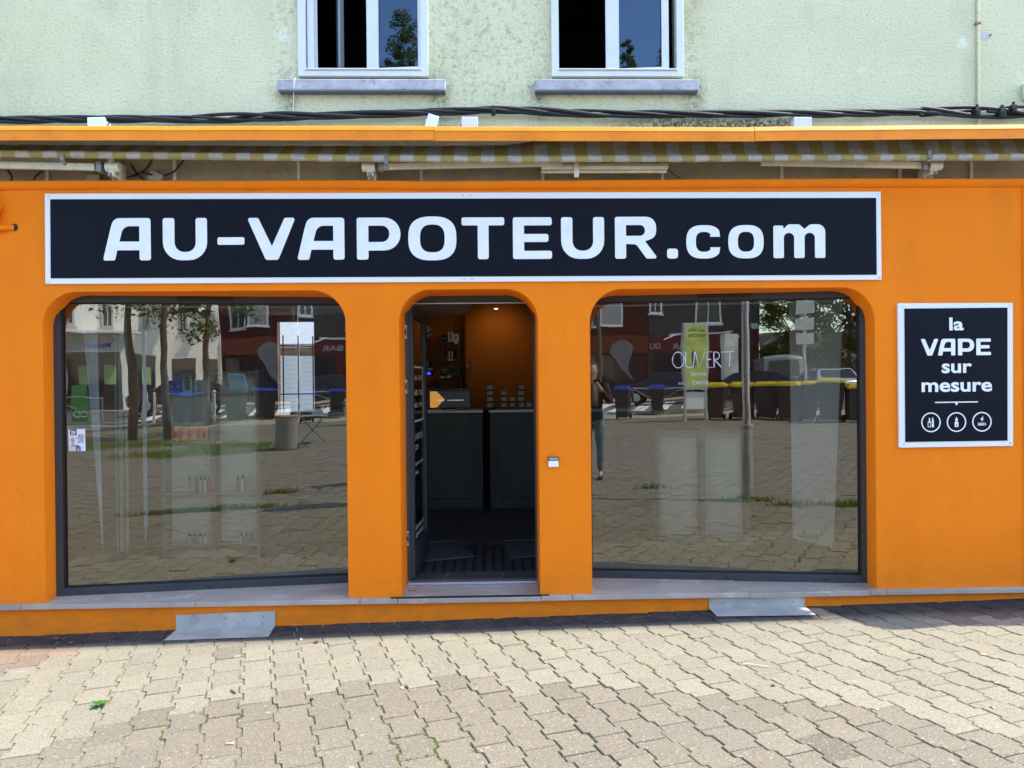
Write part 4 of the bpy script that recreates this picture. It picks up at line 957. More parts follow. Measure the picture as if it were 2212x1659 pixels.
counter(-2.3,-.115,0,'left half of the dark counter with pale metal edge, holding the screen','R'); counter(-.030,1.9,0,'right half of the dark counter with pale metal edge, holding the card stacks','L')
bk=thing('gap_backdrop','added dark cupboard standing behind the gap between the two counters','backdrop',(0,4.7,.18)); b=MB(); b.box(-.7,.7,4.5,4.9,.179,1.30); b.build('body',BLACK,bk,bevel=.004); b=MB(); b.box(-.02,.02,4.48,4.497,.9,1.0); b.build('handle',GREYM,bk)  # dark box added behind the counter gap so the gap stays black
mo=thing('monitor','wide black monitor facing the street with orange and black picture on the left counter','monitor',(-.5,3.9,1.342))
b=MB(); b.box(-.80,-.255,3.90,3.93,1.352,1.600); b.box(-.60,-.45,3.88,3.98,1.343,1.352); b.build('case',M('gloss_black',(.01,.01,.011),.25),mo,bevel=.004)
def mfn(u,v,w): return Vector((u,3.899-w,v))
b=MB(); b.prism([[(-.750,1.362),(-.275,1.362),(-.275,1.562),(-.750,1.562)]],mfn,.0005,0); b.build('screen',mat_emit('screen_dark',(.02,.022,.025),.12),mo)
b=MB(); b.prism([[(-.748,1.364),(-.668,1.364),(-.575,1.464),(-.668,1.560),(-.748,1.560)]],mfn,.0012,0.0006); b.build('screen_picture',mat_emit('screen_orange',(.62,.30,.06),.16),mo)
b=MB(); text_into(b,'FUU',.022,lambda u,v,w:mfn(-.655+u,1.443+v,.002),width=.05); text_into(b,'X',.028,lambda u,v,w:mfn(-.592+u,1.440+v,.002)); text_into(b,'AU-VAPOTEUR.COM',.02,lambda u,v,w:mfn(-.537+u,1.444+v,.002),width=.19); b.build('screen_text',mat_emit('screen_text',(.5,.5,.5),.3),mo)
t_=thing('customer_display','till display on a black pole showing a lit blue screen','till display',(-.86,3.88,1.342))
b=MB(); b.cyl((-.83,3.9,1.342),(-.83,3.9,1.76),.017,n=10); b.build('pole',BLACK,t_,smooth=True)
b=MB(); b.box(-.93,-.695,3.85,3.89,1.742,1.818); b.build('case',BLACK,t_,bevel=.01)
b=MB(); b.box(-.90,-.735,3.846,3.8495,1.762,1.794); b.build('screen',mat_emit('blue_screen',(.02,.05,.8),.5),t_)
t_=thing('card_terminal','dark payment terminal lying beside papers on the left counter','payment terminal',(-.36,3.78,1.342))
b=MB(); b.box(-.42,-.33,3.72,3.86,1.343,1.372); b.build('case',M('terminal_grey',(.12,.12,.13),.5),t_,bevel=.006)
b=MB(); b.box(-.405,-.345,3.80,3.85,1.3722,1.374); b.build('screen',BLACK,t_)
b=MB(); b.box(-.56,-.44,3.70,3.84,1.3425,1.346); tag(b.build('paper_sheet',WHITE),'loose paper on the counter in front of the monitor','paper')
b=MB(); b.box(-.27,-.15,3.72,3.86,1.3425,1.350); tag(b.build('paper_sheet',flat('pinkish_paper',(.45,.30,.28),.7)),'pinkish leaflets at the right end of the left counter','paper')
b=MB(); b.lathe((.06-.12+.06,3.74,1.343),[(.055,0),(.062,.012),(.058,.022),(.03,.022),(.028,.008)],20); tag(b.build('ashtray',BLACK),'round black dish on the right counter by the gap','dish')
CARD=M('card_pack_grey',(.36,.36,.34),.6,0,.06,20)
n_=0
for si,(x0,dx,zb,zt,nn,where) in enumerate(((-.068,.082,1.350,1.640,4,'leftmost stack on the counter'),(.105,.078,1.350,1.565,3,'second stack from the left on the counter'),(.212,.075,1.350,1.493,2,'middle stack on the counter'),(.318,.078,1.350,1.637,4,'tall stack on the right of the counter'),(.414,.078,1.350,1.450,1,'rightmost on the counter beside the door frame'))):
    for k in range(nn):
        z=1.350+k*.072; jx=random.uniform(-.004,.004)
        lv=['bottom','second','third','top'][k] if nn==4 else (['bottom','middle','top'][k] if nn==3 else (['lower','upper'][k] if nn==2 else 'single'))
        t_=thing('card_box','%s grey card box, %s'%(lv,where),'box',(x0+dx/2,4.05,z),'small grey card boxes stacked on the counter')
        b=MB(); b.box(x0+jx,x0+dx+jx,4.0,4.09,z,z+.066); b.build('carton',BLACK,t_)
        b=MB(); b.box(x0+jx+.005,x0+dx+jx-.004,3.997,3.9995,z+.010,z+.060); b.build('front_label',CARD,t_)
# shelves and posters on the back wall
SHG=M('shelf_grey',(.10,.10,.10),.6)
def cube_shelf(x0,x1,z0,z1,label,y=5.15):
    t_=thing('cube_shelf',label,'shelf',((x0+x1)/2,y+.1,z0),'open cube shelves on the orange wall')
    b=MB(); b.box(x0,x1,y,5.305,z0,z0+.018); b.box(x0,x1,y,5.305,z1-.018,z1); b.box(x0,x0+.018,y,5.305,z0+.018,z1-.018); b.box(x1-.018,x1,y,5.305,z0+.018,z1-.018); b.build('frame',SHG,t_,bevel=.002)
cube_shelf(-.682,-.442,1.985,2.225,'grey cube shelf with white boxes on top, above the black plaque')
cube_shelf(-1.10,-.805,1.86,2.165,'grey cube shelf behind the open door, holding small bottles')
cube_shelf(-.72,-.415,1.34,1.745,'low grey cube shelf behind the monitor below the black plaque')
def pack(x0,x1,z0,z1,mat,label,y0=5.18,art=None):
    t_=thing('product_box',label,'box',((x0+x1)/2,y0+.03,z0),'product boxes on the shelves')
    b=MB(); b.box(x0,x1,y0,y0+.06,z0,z1); b.build('carton',mat,t_,bevel=.002)
    if art: 
        b=MB(); xm=(x0+x1)/2; b.box(xm-.008,xm+.008,y0-.0015,y0-.0005,z0+.03,z1-.03); b.build('printed_device',art,t_)
PK=flat('white_carton',(.62,.60,.56),.6)
pack(-.675,-.600,2.226,2.315,BLACK,'black box at the left on top of the cube shelf',art=PK); pack(-.598,-.525,2.226,2.362,PK,'taller white box on top of the cube shelf',5.16,BLACK); pack(-.522,-.450,2.226,2.335,PK,'shorter white box at the right on top of the cube shelf',art=BLACK)
for (x0,x1,z0,lab) in((-.597,-.530,1.962,'price label on the front edge of the cube shelf with bottles'),(-.505,-.460,2.192,'price label under the shorter white box'),(-.705,-.640,1.722,'price label below the black plaque, left'),(-.612,-.562,1.732,'price label below the black plaque, right'),(-.965,-.81,1.835,'long pale price strip on the shelf behind the door')):
    b=MB(); b.box(x0,x1,5.118,5.1195,z0,z0+.030); tag(b.build('price_tag',PK),lab,'price tag','price labels on the shelves')
pack(-.90,-.865,2.166,2.25,flat('teal_pack',(.03,.16,.17),.5),'teal box on the shelf behind the open door'); pack(-.845,-.80,2.166,2.25,flat('red_pack',(.25,.03,.04),.5),'red box on the shelf behind the open door')
pack(-.95,-.925,1.88,1.95,PK,'left white carton on the lower shelf behind the door'); pack(-.905,-.875,1.88,1.955,PK,'right white carton on the lower shelf behind the door')
def bottle(x,z,h,body,label,y=5.2,r=.011,grp='small bottles on the shelves'):
    t_=thing('bottle',label,'bottle',(x,y,z),grp)
    b=MB(); b.lathe((x,y,z),[(r,0),(r,h*.62),(r*.8,h*.68)],12); b.build('body',body,t_,smooth=True)
    b=MB(); b.lathe((x,y,z),[(r*.6,h*.68),(r*.5,h*.80),(r*.2,h)],10); b.build('dropper_cap',BLACK,t_,smooth=True)
for k in range(3): bottle(-.66+.05*k,1.36,.14,BLACK if k!=1 else PK,'%s bottle in the low shelf behind the monitor'%(['left dark','pale middle','right dark'][k]))
bottle(-.93,1.62,.13,PK,'pale bottle left of the till display pole'); bottle(-.79,1.62,.13,BLACK,'dark bottle right of the till display pole')
bottle(-.635,2.003,.135,BLACK,'dark bottle at the left inside the cube shelf'); bottle(-.585,2.003,.135,PK,'left white labelled bottle inside the cube shelf'); bottle(-.545,2.003,.135,PK,'right white labelled bottle inside the cube shelf'); bottle(-.495,2.003,.10,BLACK,'short dark bottle at the right inside the cube shelf',r=.016)
t_=thing('bottle_ledge','narrow grey ledge behind the till display','shelf',(-.86,5.2,1.6)); b=MB(); b.box(-1.1,-.76,5.14,5.305,1.600,1.618); b.build('board',SHG,t_); b=MB(); b.box(-1.0,-.99,5.15,5.305,1.54,1.599); b.box(-.80,-.79,5.15,5.305,1.54,1.599); b.build_each('bracket',SHG,t_)
t_=thing('wall_plaque','black plaque with starfish reading REZÉ PLAGE on the orange wall','plaque',(-.57,5.3,1.83))
b=MB(); b.box(-.705,-.430,5.12,5.135,1.757,1.914); b.build('board',M('plaque_black',(.015,.017,.017),.6),t_)
pf=lambda u,v,w:Vector((u,5.12-w,v))
b=MB(); text_into(b,'REZÉ',.045,lambda u,v,w:pf(-.635+u,1.868+v,.001),width=.13); text_into(b,'PLAGE',.045,lambda u,v,w:pf(-.60+u,1.772+v,.001),width=.155); b.build('lettering',flat('plaque_grey',(.20,.21,.18),.7),t_)
def star(cx,cz,r,rot): return [(cx+(r if k%2==0 else r*.22)*math.cos(rot+k*math.pi/5),cz+(r if k%2==0 else r*.22)*math.sin(rot+k*math.pi/5)) for k in range(10)]
b=MB(); b.prism([star(-.655,1.835,.062,.4)],pf,.0015,0); b.prism([star(-.605,1.842,.03,.9)],pf,.0018,0); b.prism([[(-.476,1.90),(-.466,1.885),(-.463,1.84),(-.467,1.815),(-.471,1.84),(-.470,1.885),(-.486,1.90)]],pf,.0015,0); b.build('starfish',flat('plaque_tan',(.22,.20,.14),.7),t_)
t_=thing('wall_poster','small red warning poster on the orange wall right of the plaque','poster',(-.32,5.1,1.86))
b=MB(); b.box(-.352,-.285,5.094,5.099,1.765,1.955); b.build('sheet',flat('poster_red',(.30,.025,.02),.6),t_)
b=MB(); b.box(-.343,-.296,5.091,5.0935,1.775,1.81); b.build('blue_block',flat('poster_blue',(.10,.16,.30),.6),t_); b=MB(); b.box(-.343,-.318,5.091,5.0935,1.86,1.93); b.build('yellow_block',flat('poster_yellow',(.5,.38,.14),.6),t_)
t_=thing('decor_panel','white faceted panel with black lines, half hidden behind the open door','decor panel',(-.9,5.3,2.35))
b=MB(); b.prism([[(-1.0,2.45),(-.87,2.455),(-.808,2.385),(-.808,2.36),(-.89,2.28),(-1.0,2.19)]],lambda u,v,w:Vector((u,5.28-w,v)),.01,0); b.build('panel',PK,t_)
b=MB(); b.beam((-1.0,5.266,2.28),(-.80,5.266,2.385),.004,.016); b.beam((-.96,5.264,2.33),(-.87,5.264,2.27),.004,.014); b.build('line',BLACK,t_)
# door mats, entrance grid
MATD=M('grey_carpet',(.045,.05,.058),.95,0,.2,40,.5,300)
def mat_(pts,label):
    t_=thing('door_mat',label,'door mat',(pts[0][0],pts[0][1],.18),'loose grey door mats'); b=MB(); b.prism([pts],lambda u,v,w:(u,v,w),.182,.190); b.build('carpet',MATD,t_)
    b=MB(); 
    cx=sum(p[0] for p in pts)/len(pts); cy=sum(p[1] for p in pts)/len(pts)
    for a,c in((0,1),(2,3)): 
        p,q=Vector((*pts[a],.192)),Vector((*pts[c],.192)); b.beam(p,q,.022,.004)
    b.build('rubber_edge',M('mat_edge',(.12,.12,.125),.8),t_)
mat_([(-.61,.955),(-.16,1.13),(-.34,1.80),(-.66,1.70)],'loose grey door mat just inside at the left, beside the open door'); mat_([(.15,1.05),(.75,1.16),(.70,1.80),(.08,1.74)],'loose grey door mat just inside at the right')
gt=thing('entrance_grid','dark ribbed entrance matting set behind the threshold','entrance mat',(-.1,1.1,.18))
b=MB(); b.box(-.64,.40,.64,1.60,.1785,.1800); b.build('backing',BLACK,gt)
b=MB()
for k in range(13): b.box(-.625+k*.080,-.625+k*.080+.052,.645,1.595,.1805,.1865)
b.build('rib',M('mat_rib',(.022,.024,.028),.8,0,.2,60),gt)
t_=thing('ceiling_spot','small lit recessed spot in the shop ceiling','lamp',(.06,4.4,2.66))
b=MB(); b.cyl((.062,4.4,2.603),(.062,4.4,2.598),.024,n=20); b.build('lens',mat_emit('lit_lens',(1,.85,.6),1.2),t_)
ld=bpy.data.lights.new('spot_light','SPOT'); ld.energy=1.0; ld.color=(1,.72,.42); ld.spot_size=R(130); ld.spot_blend=1; ld.shadow_soft_size=.04
lo=bpy.data.objects.new('spot_light',ld); C.objects.link(lo); lo.location=(.08,4.60,2.60); lo.rotation_euler=(R(48),0,0)

# display cabinets behind the windows
CAB=M('cabinet_white',(.42,.42,.36),.6,0,.05,3)
def cabinet(x0,x1,xm,z0,z1,shelves,label,y=1.22,dep=.35,back=None):
    t_=thing('display_cabinet',label,'display cabinet',((x0+x1)/2,y+dep/2,z0),'glass fronted display cabinets behind the windows'); y=1.20; dep=.15
    b=MB(); b.box(x0,xm-.02,y+dep-.02,y+dep,z0,z1); b.box(xm+.02,x1,y+dep-.02,y+dep,z0,z1); b.build('back_panel',back or CAB,t_)
    b=MB(); b.box(x0-.03,x0,y,y+dep,.179,z1+.05); b.box(x1,x1+.03,y,y+dep,.179,z1+.05); b.box(xm-.02,xm+.02,y,y+dep,.179,z1+.05); b.box(x0,xm-.02,y,y+dep,z1,z1+.03); b.box(xm+.02,x1,y,y+dep,z1,z1+.03); b.box(x0,xm-.02,y,y+dep,z0-.06,z0); b.box(xm+.02,x1,y,y+dep,z0-.06,z0); b.build('frame',M('cabinet_frame',(.12,.115,.10),.6),t_,bevel=.003)
    b=MB()
    for z in shelves: b.box(x0,xm-.02,y+.03,y+dep-.02,z-.012,z); b.box(xm+.02,x1,y+.03,y+dep-.02,z-.012,z)
    b.build('shelf',M('glass_shelf',(.30,.32,.30),.2),t_)
cabinet(-2.78,-2.015,-2.38,.26,1.75,(.31,.745,1.185),'display cabinet behind the left window with pens and orange packs')
cabinet(1.45,2.20,1.82,.26,1.20,(.31,),'pale cabinet seen through the right window, left of the hanging banner')
def vape(x,z,h,col,label,y=1.26,r=.010):
    t_=thing('vape_pen',label,'vape pen',(x,y,z),'vape pens standing in the left window cabinet')
    b=MB(); b.lathe((x,y,z),[(r,0),(r,h*.70)],12); b.build('battery',flat('pen_'+col[0],col[1],.4),t_,smooth=True)
    b=MB(); b.lathe((x,y,z),[(r*.9,h*.70),(r*.9,h*.82),(r*.5,h*.86),(r*.55,h*.92),(r*.45,h)],12); b.build('mouthpiece',BLACK if col[0]!='blue' else flat('pen_silver',(.4,.4,.42),.3),t_,smooth=True)
PC={'grey':(.25,.25,.24),'black':(.02,.02,.02),'pink':(.65,.42,.40),'white':(.72,.72,.68),'red':(.65,.07,.04),'blue':(.14,.22,.55),'cream':(.6,.6,.48),'navy':(.08,.14,.40)}
for x,c_,h in((-2.62,'grey',.15),(-2.56,'black',.14),(-2.525,'pink',.15),(-2.49,'white',.15),(-2.458,'red',.14)): vape(x+.02,.746,h,(c_,PC[c_]),'%s vape pen on the middle shelf of the left window cabinet'%c_)
for x,c_,h in((-2.19,'navy',.15),(-2.15,'cream',.16),(-2.11,'blue',.16)): vape(x,.746,h,(c_,PC[c_]),'tall %s vape pen on the right side of the left window cabinet'%c_)
for k,(x,c_) in enumerate(((-2.62,'cream'),(-2.575,'grey'),(-2.53,'pink'),(-2.485,'white'),(-2.18,'cream'),(-2.135,'grey'),(-2.09,'navy'))): vape(x+.015,.311,.085,(c_,PC[c_]),'short %s vape pen on the bottom shelf, %s half'%(c_,'left' if k<4 else 'right'),r=.012)
for k,x in enumerate((-2.705,-2.625,-2.545,-2.465)):
    if k==3: x=-2.455-.082+.0
    x=-2.755+.080*k
    t_=thing('starter_pack','orange vape pack, %s of four in the left window cabinet'%(['first','second','third','last'][k]),'box',(x+.04,1.28,1.186),'four orange packs in the left window cabinet')
    b=MB(); b.box(x,x+.076,1.26,1.30,1.186,1.305); b.build('carton',flat('pack_orange',(.75,.20,.06),.5),t_,bevel=.002)
    b=MB(); b.box(x+.027,x+.052,1.2585,1.2595,1.212,1.252); b.box(x+.035,x+.045,1.2585,1.2595,1.252,1.270); b.build('printed_device',BLACK if k in(0,3) else PK,t_)
for x0,x1,c_,lab in((-2.79,-2.735,(.03,.10,.35),'dark blue card, left one above the cabinet shelf'),(-2.73,-2.675,(.03,.09,.45),'bright blue card beside the framed one'),(-2.665,-2.585,(.55,.57,.58),'white framed card with a dark oval'),(-2.565,-2.535,(.40,.39,.34),'narrow grey card at the right of the framed one')):
    t_=thing('display_card',lab,'card',((x0+x1)/2,1.3,1.60),'cards standing in the left window cabinet')
    b=MB(); b.box(x0,x1,1.30,1.306,1.60,1.60+(.115 if x0<-2.67 else .15)); b.build('card',flat('card_%d'%int(-x0*1000),c_,.5),t_)
    if c_[0]>.5:
        b=MB(); b.prism([fillet([(x0+.015,1.62,.02),(x1-.015,1.62,.02),(x1-.015,1.735,.02),(x0+.015,1.735,.02)])],lambda u,v,w:(u,1.299-w,v),.001,0); b.build('dark_oval',flat('oval_grey',(.10,.10,.10),.4),t_)
    else:
        b=MB(); b.prism([star((x0+x1)/2,1.657,.020,.3)],lambda u,v,w:(u,1.299-w,v),.001,0); b.build('printed_star',PK,t_)
b=MB(); b.box(-2.84,-2.07,1.27,1.5,1.588,1.599); tag(b.build('card_shelf',M('glass_shelf',(.30,.32,.30),.2)),'thin glass shelf carrying the blue and white cards','shelf')
# hanging fabric banners
BAN=M('banner_white',(.92,.93,.95),.7,0,.04,3)
t_=thing('hanging_banner','tall white hanging panel at the right inside the right window','banner',(2.8,1.1,2.3))
b=MB(); v=[(2.62,1.30,2.33),(2.86,.78,2.33),(2.80,.86,.28),(2.63,1.28,.27)]; b.quad(*v); b.quad(*[(x+.006,y+.004,z) for x,y,z in v][::-1]); b.build('cloth',BAN,t_,norm=False)
b=MB(); b.cyl((2.61,1.31,2.34),(2.88,.76,2.34),.010,n=8); b.build('rod',WHITE,t_)
t_=thing('hanging_banner','narrow white panel seen edge on at the left inside the left window','banner',(-3.0,.6,2.3))
b=MB(); v=[(-3.165,.62,2.30),(-3.02,.56,2.30),(-3.005,.60,.34),(-3.03,.62,.5)]; b.quad(*v); b.quad(*[(x,y+.006,z) for x,y,z in v][::-1]); b.build('cloth',BAN,t_,norm=False)
b=MB(); b.cyl((-3.18,.62,2.31),(-3.0,.56,2.31),.010,n=8); b.build('rod',WHITE,t_)
t_=thing('vertical_blind','cream vertical blind slats at the left inside the left window','blind',(-2.95,.9,2.3))
for x,w_ in((-3.10,.014),(-3.07,.02),(-3.045,.008),(-3.02,.022)):
    b=MB(); b.box(x,x+w_,1.0,1.01,.30,2.30); b.build('slat',M('blind_cream',(.42,.42,.32),.7),t_)
b=MB(); b.box(-2.875,-2.845,1.0,1.012,.50,2.2); b.box(-2.868,-2.856,1.0,1.008,.38,.50); tag(b.build('display_strip',M('pale_bluish_strip',(.40,.45,.50),.4)),'pale vertical strip standing left of the window cabinet','stand')

# little yard behind the shop, seen through the back window
yd=MB(); yd.quad((-8,5.5,-.1),(3.7,5.5,-.1),(3.7,24,-.1),(-8,24,-.1)); struct(yd.build('yard',M('yard_gravel',(.30,.28,.24),.9,0,.3,9)))
def mat_mesh():
    m,nt,b=mk('woven_white_screen'); p=geo(nt); ch=node(nt,'ShaderNodeTexChecker',Scale=26); L(nt,p,ch.inputs[0]); c=mix(nt,ch.outputs[1],(.84,.85,.86),(.70,.73,.76)); L(nt,c,b.inputs['Base Color'])
    t=nt.nodes.new('ShaderNodeBsdfTranslucent'); L(nt,c,t.inputs[0]); mx=nt.nodes.new('ShaderNodeMixShader'); mx.inputs[0].default_value=.5; L(nt,b.outputs[0],mx.inputs[1]); L(nt,t.outputs[0],mx.inputs[2]); L(nt,mx.outputs[0],nt.nodes['Material Output'].inputs[0]); return m
t_=thing('fence','black iron garden fence behind a white woven screen, seen through the back window','fence',(-3,6.6,0))
b=MB()
v=[(-3.75,6.55,0),(-2.55,7.55,0)]
b.quad((-3.9,6.9,0),(-2.2,8.3,0),(-2.2,8.3,2.13),(-3.9,6.9,2.13)); b.build('woven_screen',mat_mesh(),t_,norm=False)
b=MB()
for k in range(8): b.cyl((-3.75+k*.2,6.72+k*.165,0),(-3.75+k*.2,6.72+k*.165,2.45),.011,n=6)
for z in(2.28,1.5,1.2): b.beam((-3.9,6.6,z),(-2.2,8.0,z),.02,.02)
b.build('iron_bars',BLACK,t_)
t_=thing('shed','low stone outbuilding with grey slate roof behind the garden fence','shed',(-4,13,0))
b=MB(); b.box(-7.5,-1.2,14,18,-.1,2.6); b.build('wall',M('rubble_stone',(.20,.15,.13),.9,0,.35,4,.5,20,dirt=.3),t_)
b=MB(); b.prism([[(13.7,2.55),(13.7,2.65),(16.2,4.3),(18.5,2.65),(18.5,2.55),(16.2,4.15)]],lambda u,v,w:(w,u,v),-7.8,-1.0); b.build('roof',M('grey_slate',(.28,.30,.33),.7,0,.1,8,.3,30),t_)
b=MB(); b.cyl((-7.8,16.2,4.3),(-1.0,16.2,4.3),.09,n=8); b.build('ridge_tiles',M('terracotta',(.50,.22,.12),.8),t_)

# ------------------------------------------------------------------ the square and street behind the viewer (seen in the glass)
STEEL=M('galvanised_steel',(.46,.47,.47),.40,.55,.08,5,dirt=.15)
def gp(x,y): return (x,y,GZ(x,y))
g0=gp(2.11,-3.97)
t_=thing('street_lamp','grey steel street lamp standing on the paved square in front of the right window','street lamp',g0)
b=MB(); b.lathe(g0,[(.078,-.05),(.078,.93),(.090,.935),(.090,.955),(.052,.96),(.050,1.9),(.048,1.905),(.045,4.9)],24); b.build('pole',STEEL,t_,smooth=True)
b=MB(); b.lathe(g0,[(.16,-.02),(.16,.012),(.08,.014)],20); b.build('base_plate',STEEL,t_)
b=MB(); b.ico((g0[0]-.30,g0[1],g0[2]+4.95),.62,3,(1,.32,.16)); b.build('lamp_head',STEEL,t_,smooth='all')
b=MB(); b.box(g0[0]-.05,g0[0]+.03,g0[1]+.076,g0[1]+.084,g0[2]+.25,g0[2]+.6); b.build('access_door',STEEL,t_,bevel=.002)
# photographer
SKIN=M('skin',(.52,.30,.22),.5,0,.06,10); JK=M('dark_jacket',(.016,.018,.024),.85,0,.3,14,.4,60); JEAN=M('grey_jeans',(.17,.20,.25),.85,0,.25,9,.3,120); HAIR=M('brown_hair',(.05,.03,.02),.6,0,.3,60)
pg=thing('person','person in dark jacket, patterned scarf and grey jeans holding up a phone','person',gp(-.115,-5.78))
gz=GZ(0,-5.8)
def skin(name,nodes,edges,mat,par,sub=2,root=0,smooth=True):
    me=bpy.data.meshes.new(name); me.from_pydata([(n[0][0]-.115,n[0][1],n[0][2]) for n in nodes],edges,[]); o=bpy.data.objects.new(name,me); C.objects.link(o)
    md=o.modifiers.new('skin','SKIN'); md.use_smooth_shade=True
    for i,n in enumerate(nodes):
        r=n[1]; r=(r,r) if not isinstance(r,tuple) else r; me.skin_vertices[0].data[i].radius=r; me.skin_vertices[0].data[i].use_root=(i==root)
    ss=o.modifiers.new('sub','SUBSURF'); ss.levels=sub; ss.render_levels=sub
    bpy.context.view_layer.update(); dg=bpy.context.evaluated_depsgraph_get(); m2=bpy.data.meshes.new_from_object(o.evaluated_get(dg))
    bpy.data.objects.remove(o); bpy.data.meshes.remove(me)
    for p in m2.polygons: p.use_smooth=True
    m2.name=name; m2.materials.clear(); m2.materials.append(mat); ob=bpy.data.objects.new(name,m2); C.objects.link(ob); adopt(ob,par); return ob
Z=lambda z:gz+z
by_=-5.82; PX=-.065
arms=lambda s:[((s*.19,by_,Z(1.45)),.055),((s*.27,by_+.06,Z(1.22)),.043),((s*.13,by_+.24,Z(1.44)),.032),((s*.085,by_+.33,Z(1.53)),.026)]
PXV=Vector((-.065,0,0))
nodes=[((0,by_,Z(.95)),(.13,.10)),((0,by_,Z(1.12)),(.12,.09)),((0,by_,Z(1.33)),(.15,.10)),((0,by_,Z(1.46)),(.09,.07)),((0,by_+.01,Z(1.55)),.052),((0,by_+.03,Z(1.64)),(.07,.085)),((0,by_+.035,Z(1.74)),(.072,.09)),((0,by_+.03,Z(1.80)),(.045,.055))]
edges=[(i,i+1) for i in range(7)]
for s in(-1,1):
    b0=len(nodes); nodes+=arms(s); edges+=[(3,b0),(b0,b0+1),(b0+1,b0+2),(b0+2,b0+3)]
    # palm, fingers and thumb
    h0=b0+3; base=Vector(nodes[h0][0]); palm=len(nodes); nodes.append(((s*.072,by_+.375,Z(1.565)),(.024,.014))); edges.append((h0,palm))
    for k,(dz,ln) in enumerate(((.026,.062),(.009,.070),(-.008,.066),(-.024,.052))):
        f0=len(nodes); nodes+=[((s*.070,by_+.392,Z(1.570)+dz),.0085),((s*.058,by_+.392+ln*.45,Z(1.574)+dz),.0078),((s*.030,by_+.392+ln*.55,Z(1.576)+dz*1.05),.0068)]
        edges+=[(palm,f0),(f0,f0+1),(f0+1,f0+2)]
    f0=len(nodes); nodes+=[((s*.060,by_+.372,Z(1.535)),.010),((s*.040,by_+.378,Z(1.528)),.0085)]; edges+=[(palm,f0),(f0,f0+1)]
    l0=len(nodes); nodes+=[((s*.095,by_,Z(.88)),(.085,.085)),((s*.11,by_+.01,Z(.48)),.055),((s*.12,by_,Z(.10)),.038),((s*.125,by_+.11,Z(.035)),(.038,.026))]; edges+=[(0,l0),(l0,l0+1),(l0+1,l0+2),(l0+2,l0+3)]
skin('body',nodes,edges,SKIN,pg)
jn=[((0,by_,Z(.82)),(.180,.145)),((0,by_,Z(1.12)),(.15,.115)),((0,by_,Z(1.33)),(.185,.13)),((0,by_,Z(1.46)),(.12,.095)),((0,by_,Z(1.52)),(.075,.07))]; je=[(0,1),(1,2),(2,3),(3,4)]
for s in(-1,1):
    b0=len(jn); a_=arms(s); jn+=[(a_[0][0],.075),(a_[1][0],.060),((s*.15,by_+.21,Z(1.41)),.045)]; je+=[(3,b0),(b0,b0+1),(b0+1,b0+2)]
skin('jacket',jn,je,JK,pg)
tn=[((0,by_,Z(1.03)),(.140,.110))]; te=[]
for s in(-1,1): l0=len(tn); tn+=[((s*.095,by_,Z(.84)),.098),((s*.11,by_+.012,Z(.48)),.075),((s*.12,by_,Z(.12)),.062)]; te+=[(0,l0),(l0,l0+1),(l0+1,l0+2)]
skin('trousers',tn,te,JEAN,pg)
skin('scarf',[((-.06,by_+.05,Z(1.50)),.05),((.06,by_+.06,Z(1.49)),.05),((.05,by_+.14,Z(1.40)),(.06,.03)),((.04,by_+.15,Z(1.15)),(.07,.02))],[(0,1),(1,2),(2,3)],M('patterned_scarf',(.16,.15,.14),.9,0,.9,40),pg,1)
for s in(-1,1): skin('shoe',[((s*.12,by_-.03,Z(.05)),(.045,.045)),((s*.125,by_+.09,Z(.035)),(.045,.032)),((s*.13,by_+.18,Z(.028)),(.036,.024))],[(0,1),(1,2)],M('shoe_leather',(.02,.02,.025),.5),pg,1)
skin('hair',[((0,by_-.02,Z(1.66)),(.075,.07)),((0,by_-.015,Z(1.77)),(.085,.09)),((0,by_+.01,Z(1.825)),(.06,.075))],[(0,1),(1,2)],HAIR,pg)
b=MB()
for s in(-1,1): b.ico((-.115+s*.030,by_+.110,Z(1.725)),.012,2,(1.2,.6,.8))
b.build('eyes',flat('eye_white',(.5,.48,.46),.3),pg,smooth='all')
b=MB(); b.ico((-.115,by_+.130,Z(1.695)),.020,2,(.7,1,1.3)); b.build('nose',SKIN,pg,smooth='all')
b=MB(); b.ico((-.115,by_+.112,Z(1.655)),.020,2,(1.3,.5,.35)); b.build('mouth',flat('lips',(.40,.16,.13),.5),pg,smooth='all')
b=MB()
for s in(-1,1): b.ico((-.115+s*.078,by_+.02,Z(1.70)),.026,2,(.4,.8,1.2))
b.build('ears',SKIN,pg,smooth='all')
t_=thing('phone','dark smartphone held up sideways in both hands','phone',(0,-5.42,1.66))
b=MB(); b.box(-.045,.030,-5.424,-5.4155,1.60,1.685) if False else b.box(-.048,.048,-5.425,-5.416,1.640,1.690); b.build('case',BLACK,t_,bevel=.003)
b=MB(); b.box(-.010,.012,-5.4157,-5.4140,1.660,1.684); b.build('camera_plate',M('gloss_black',(.01,.01,.011),.25),t_)

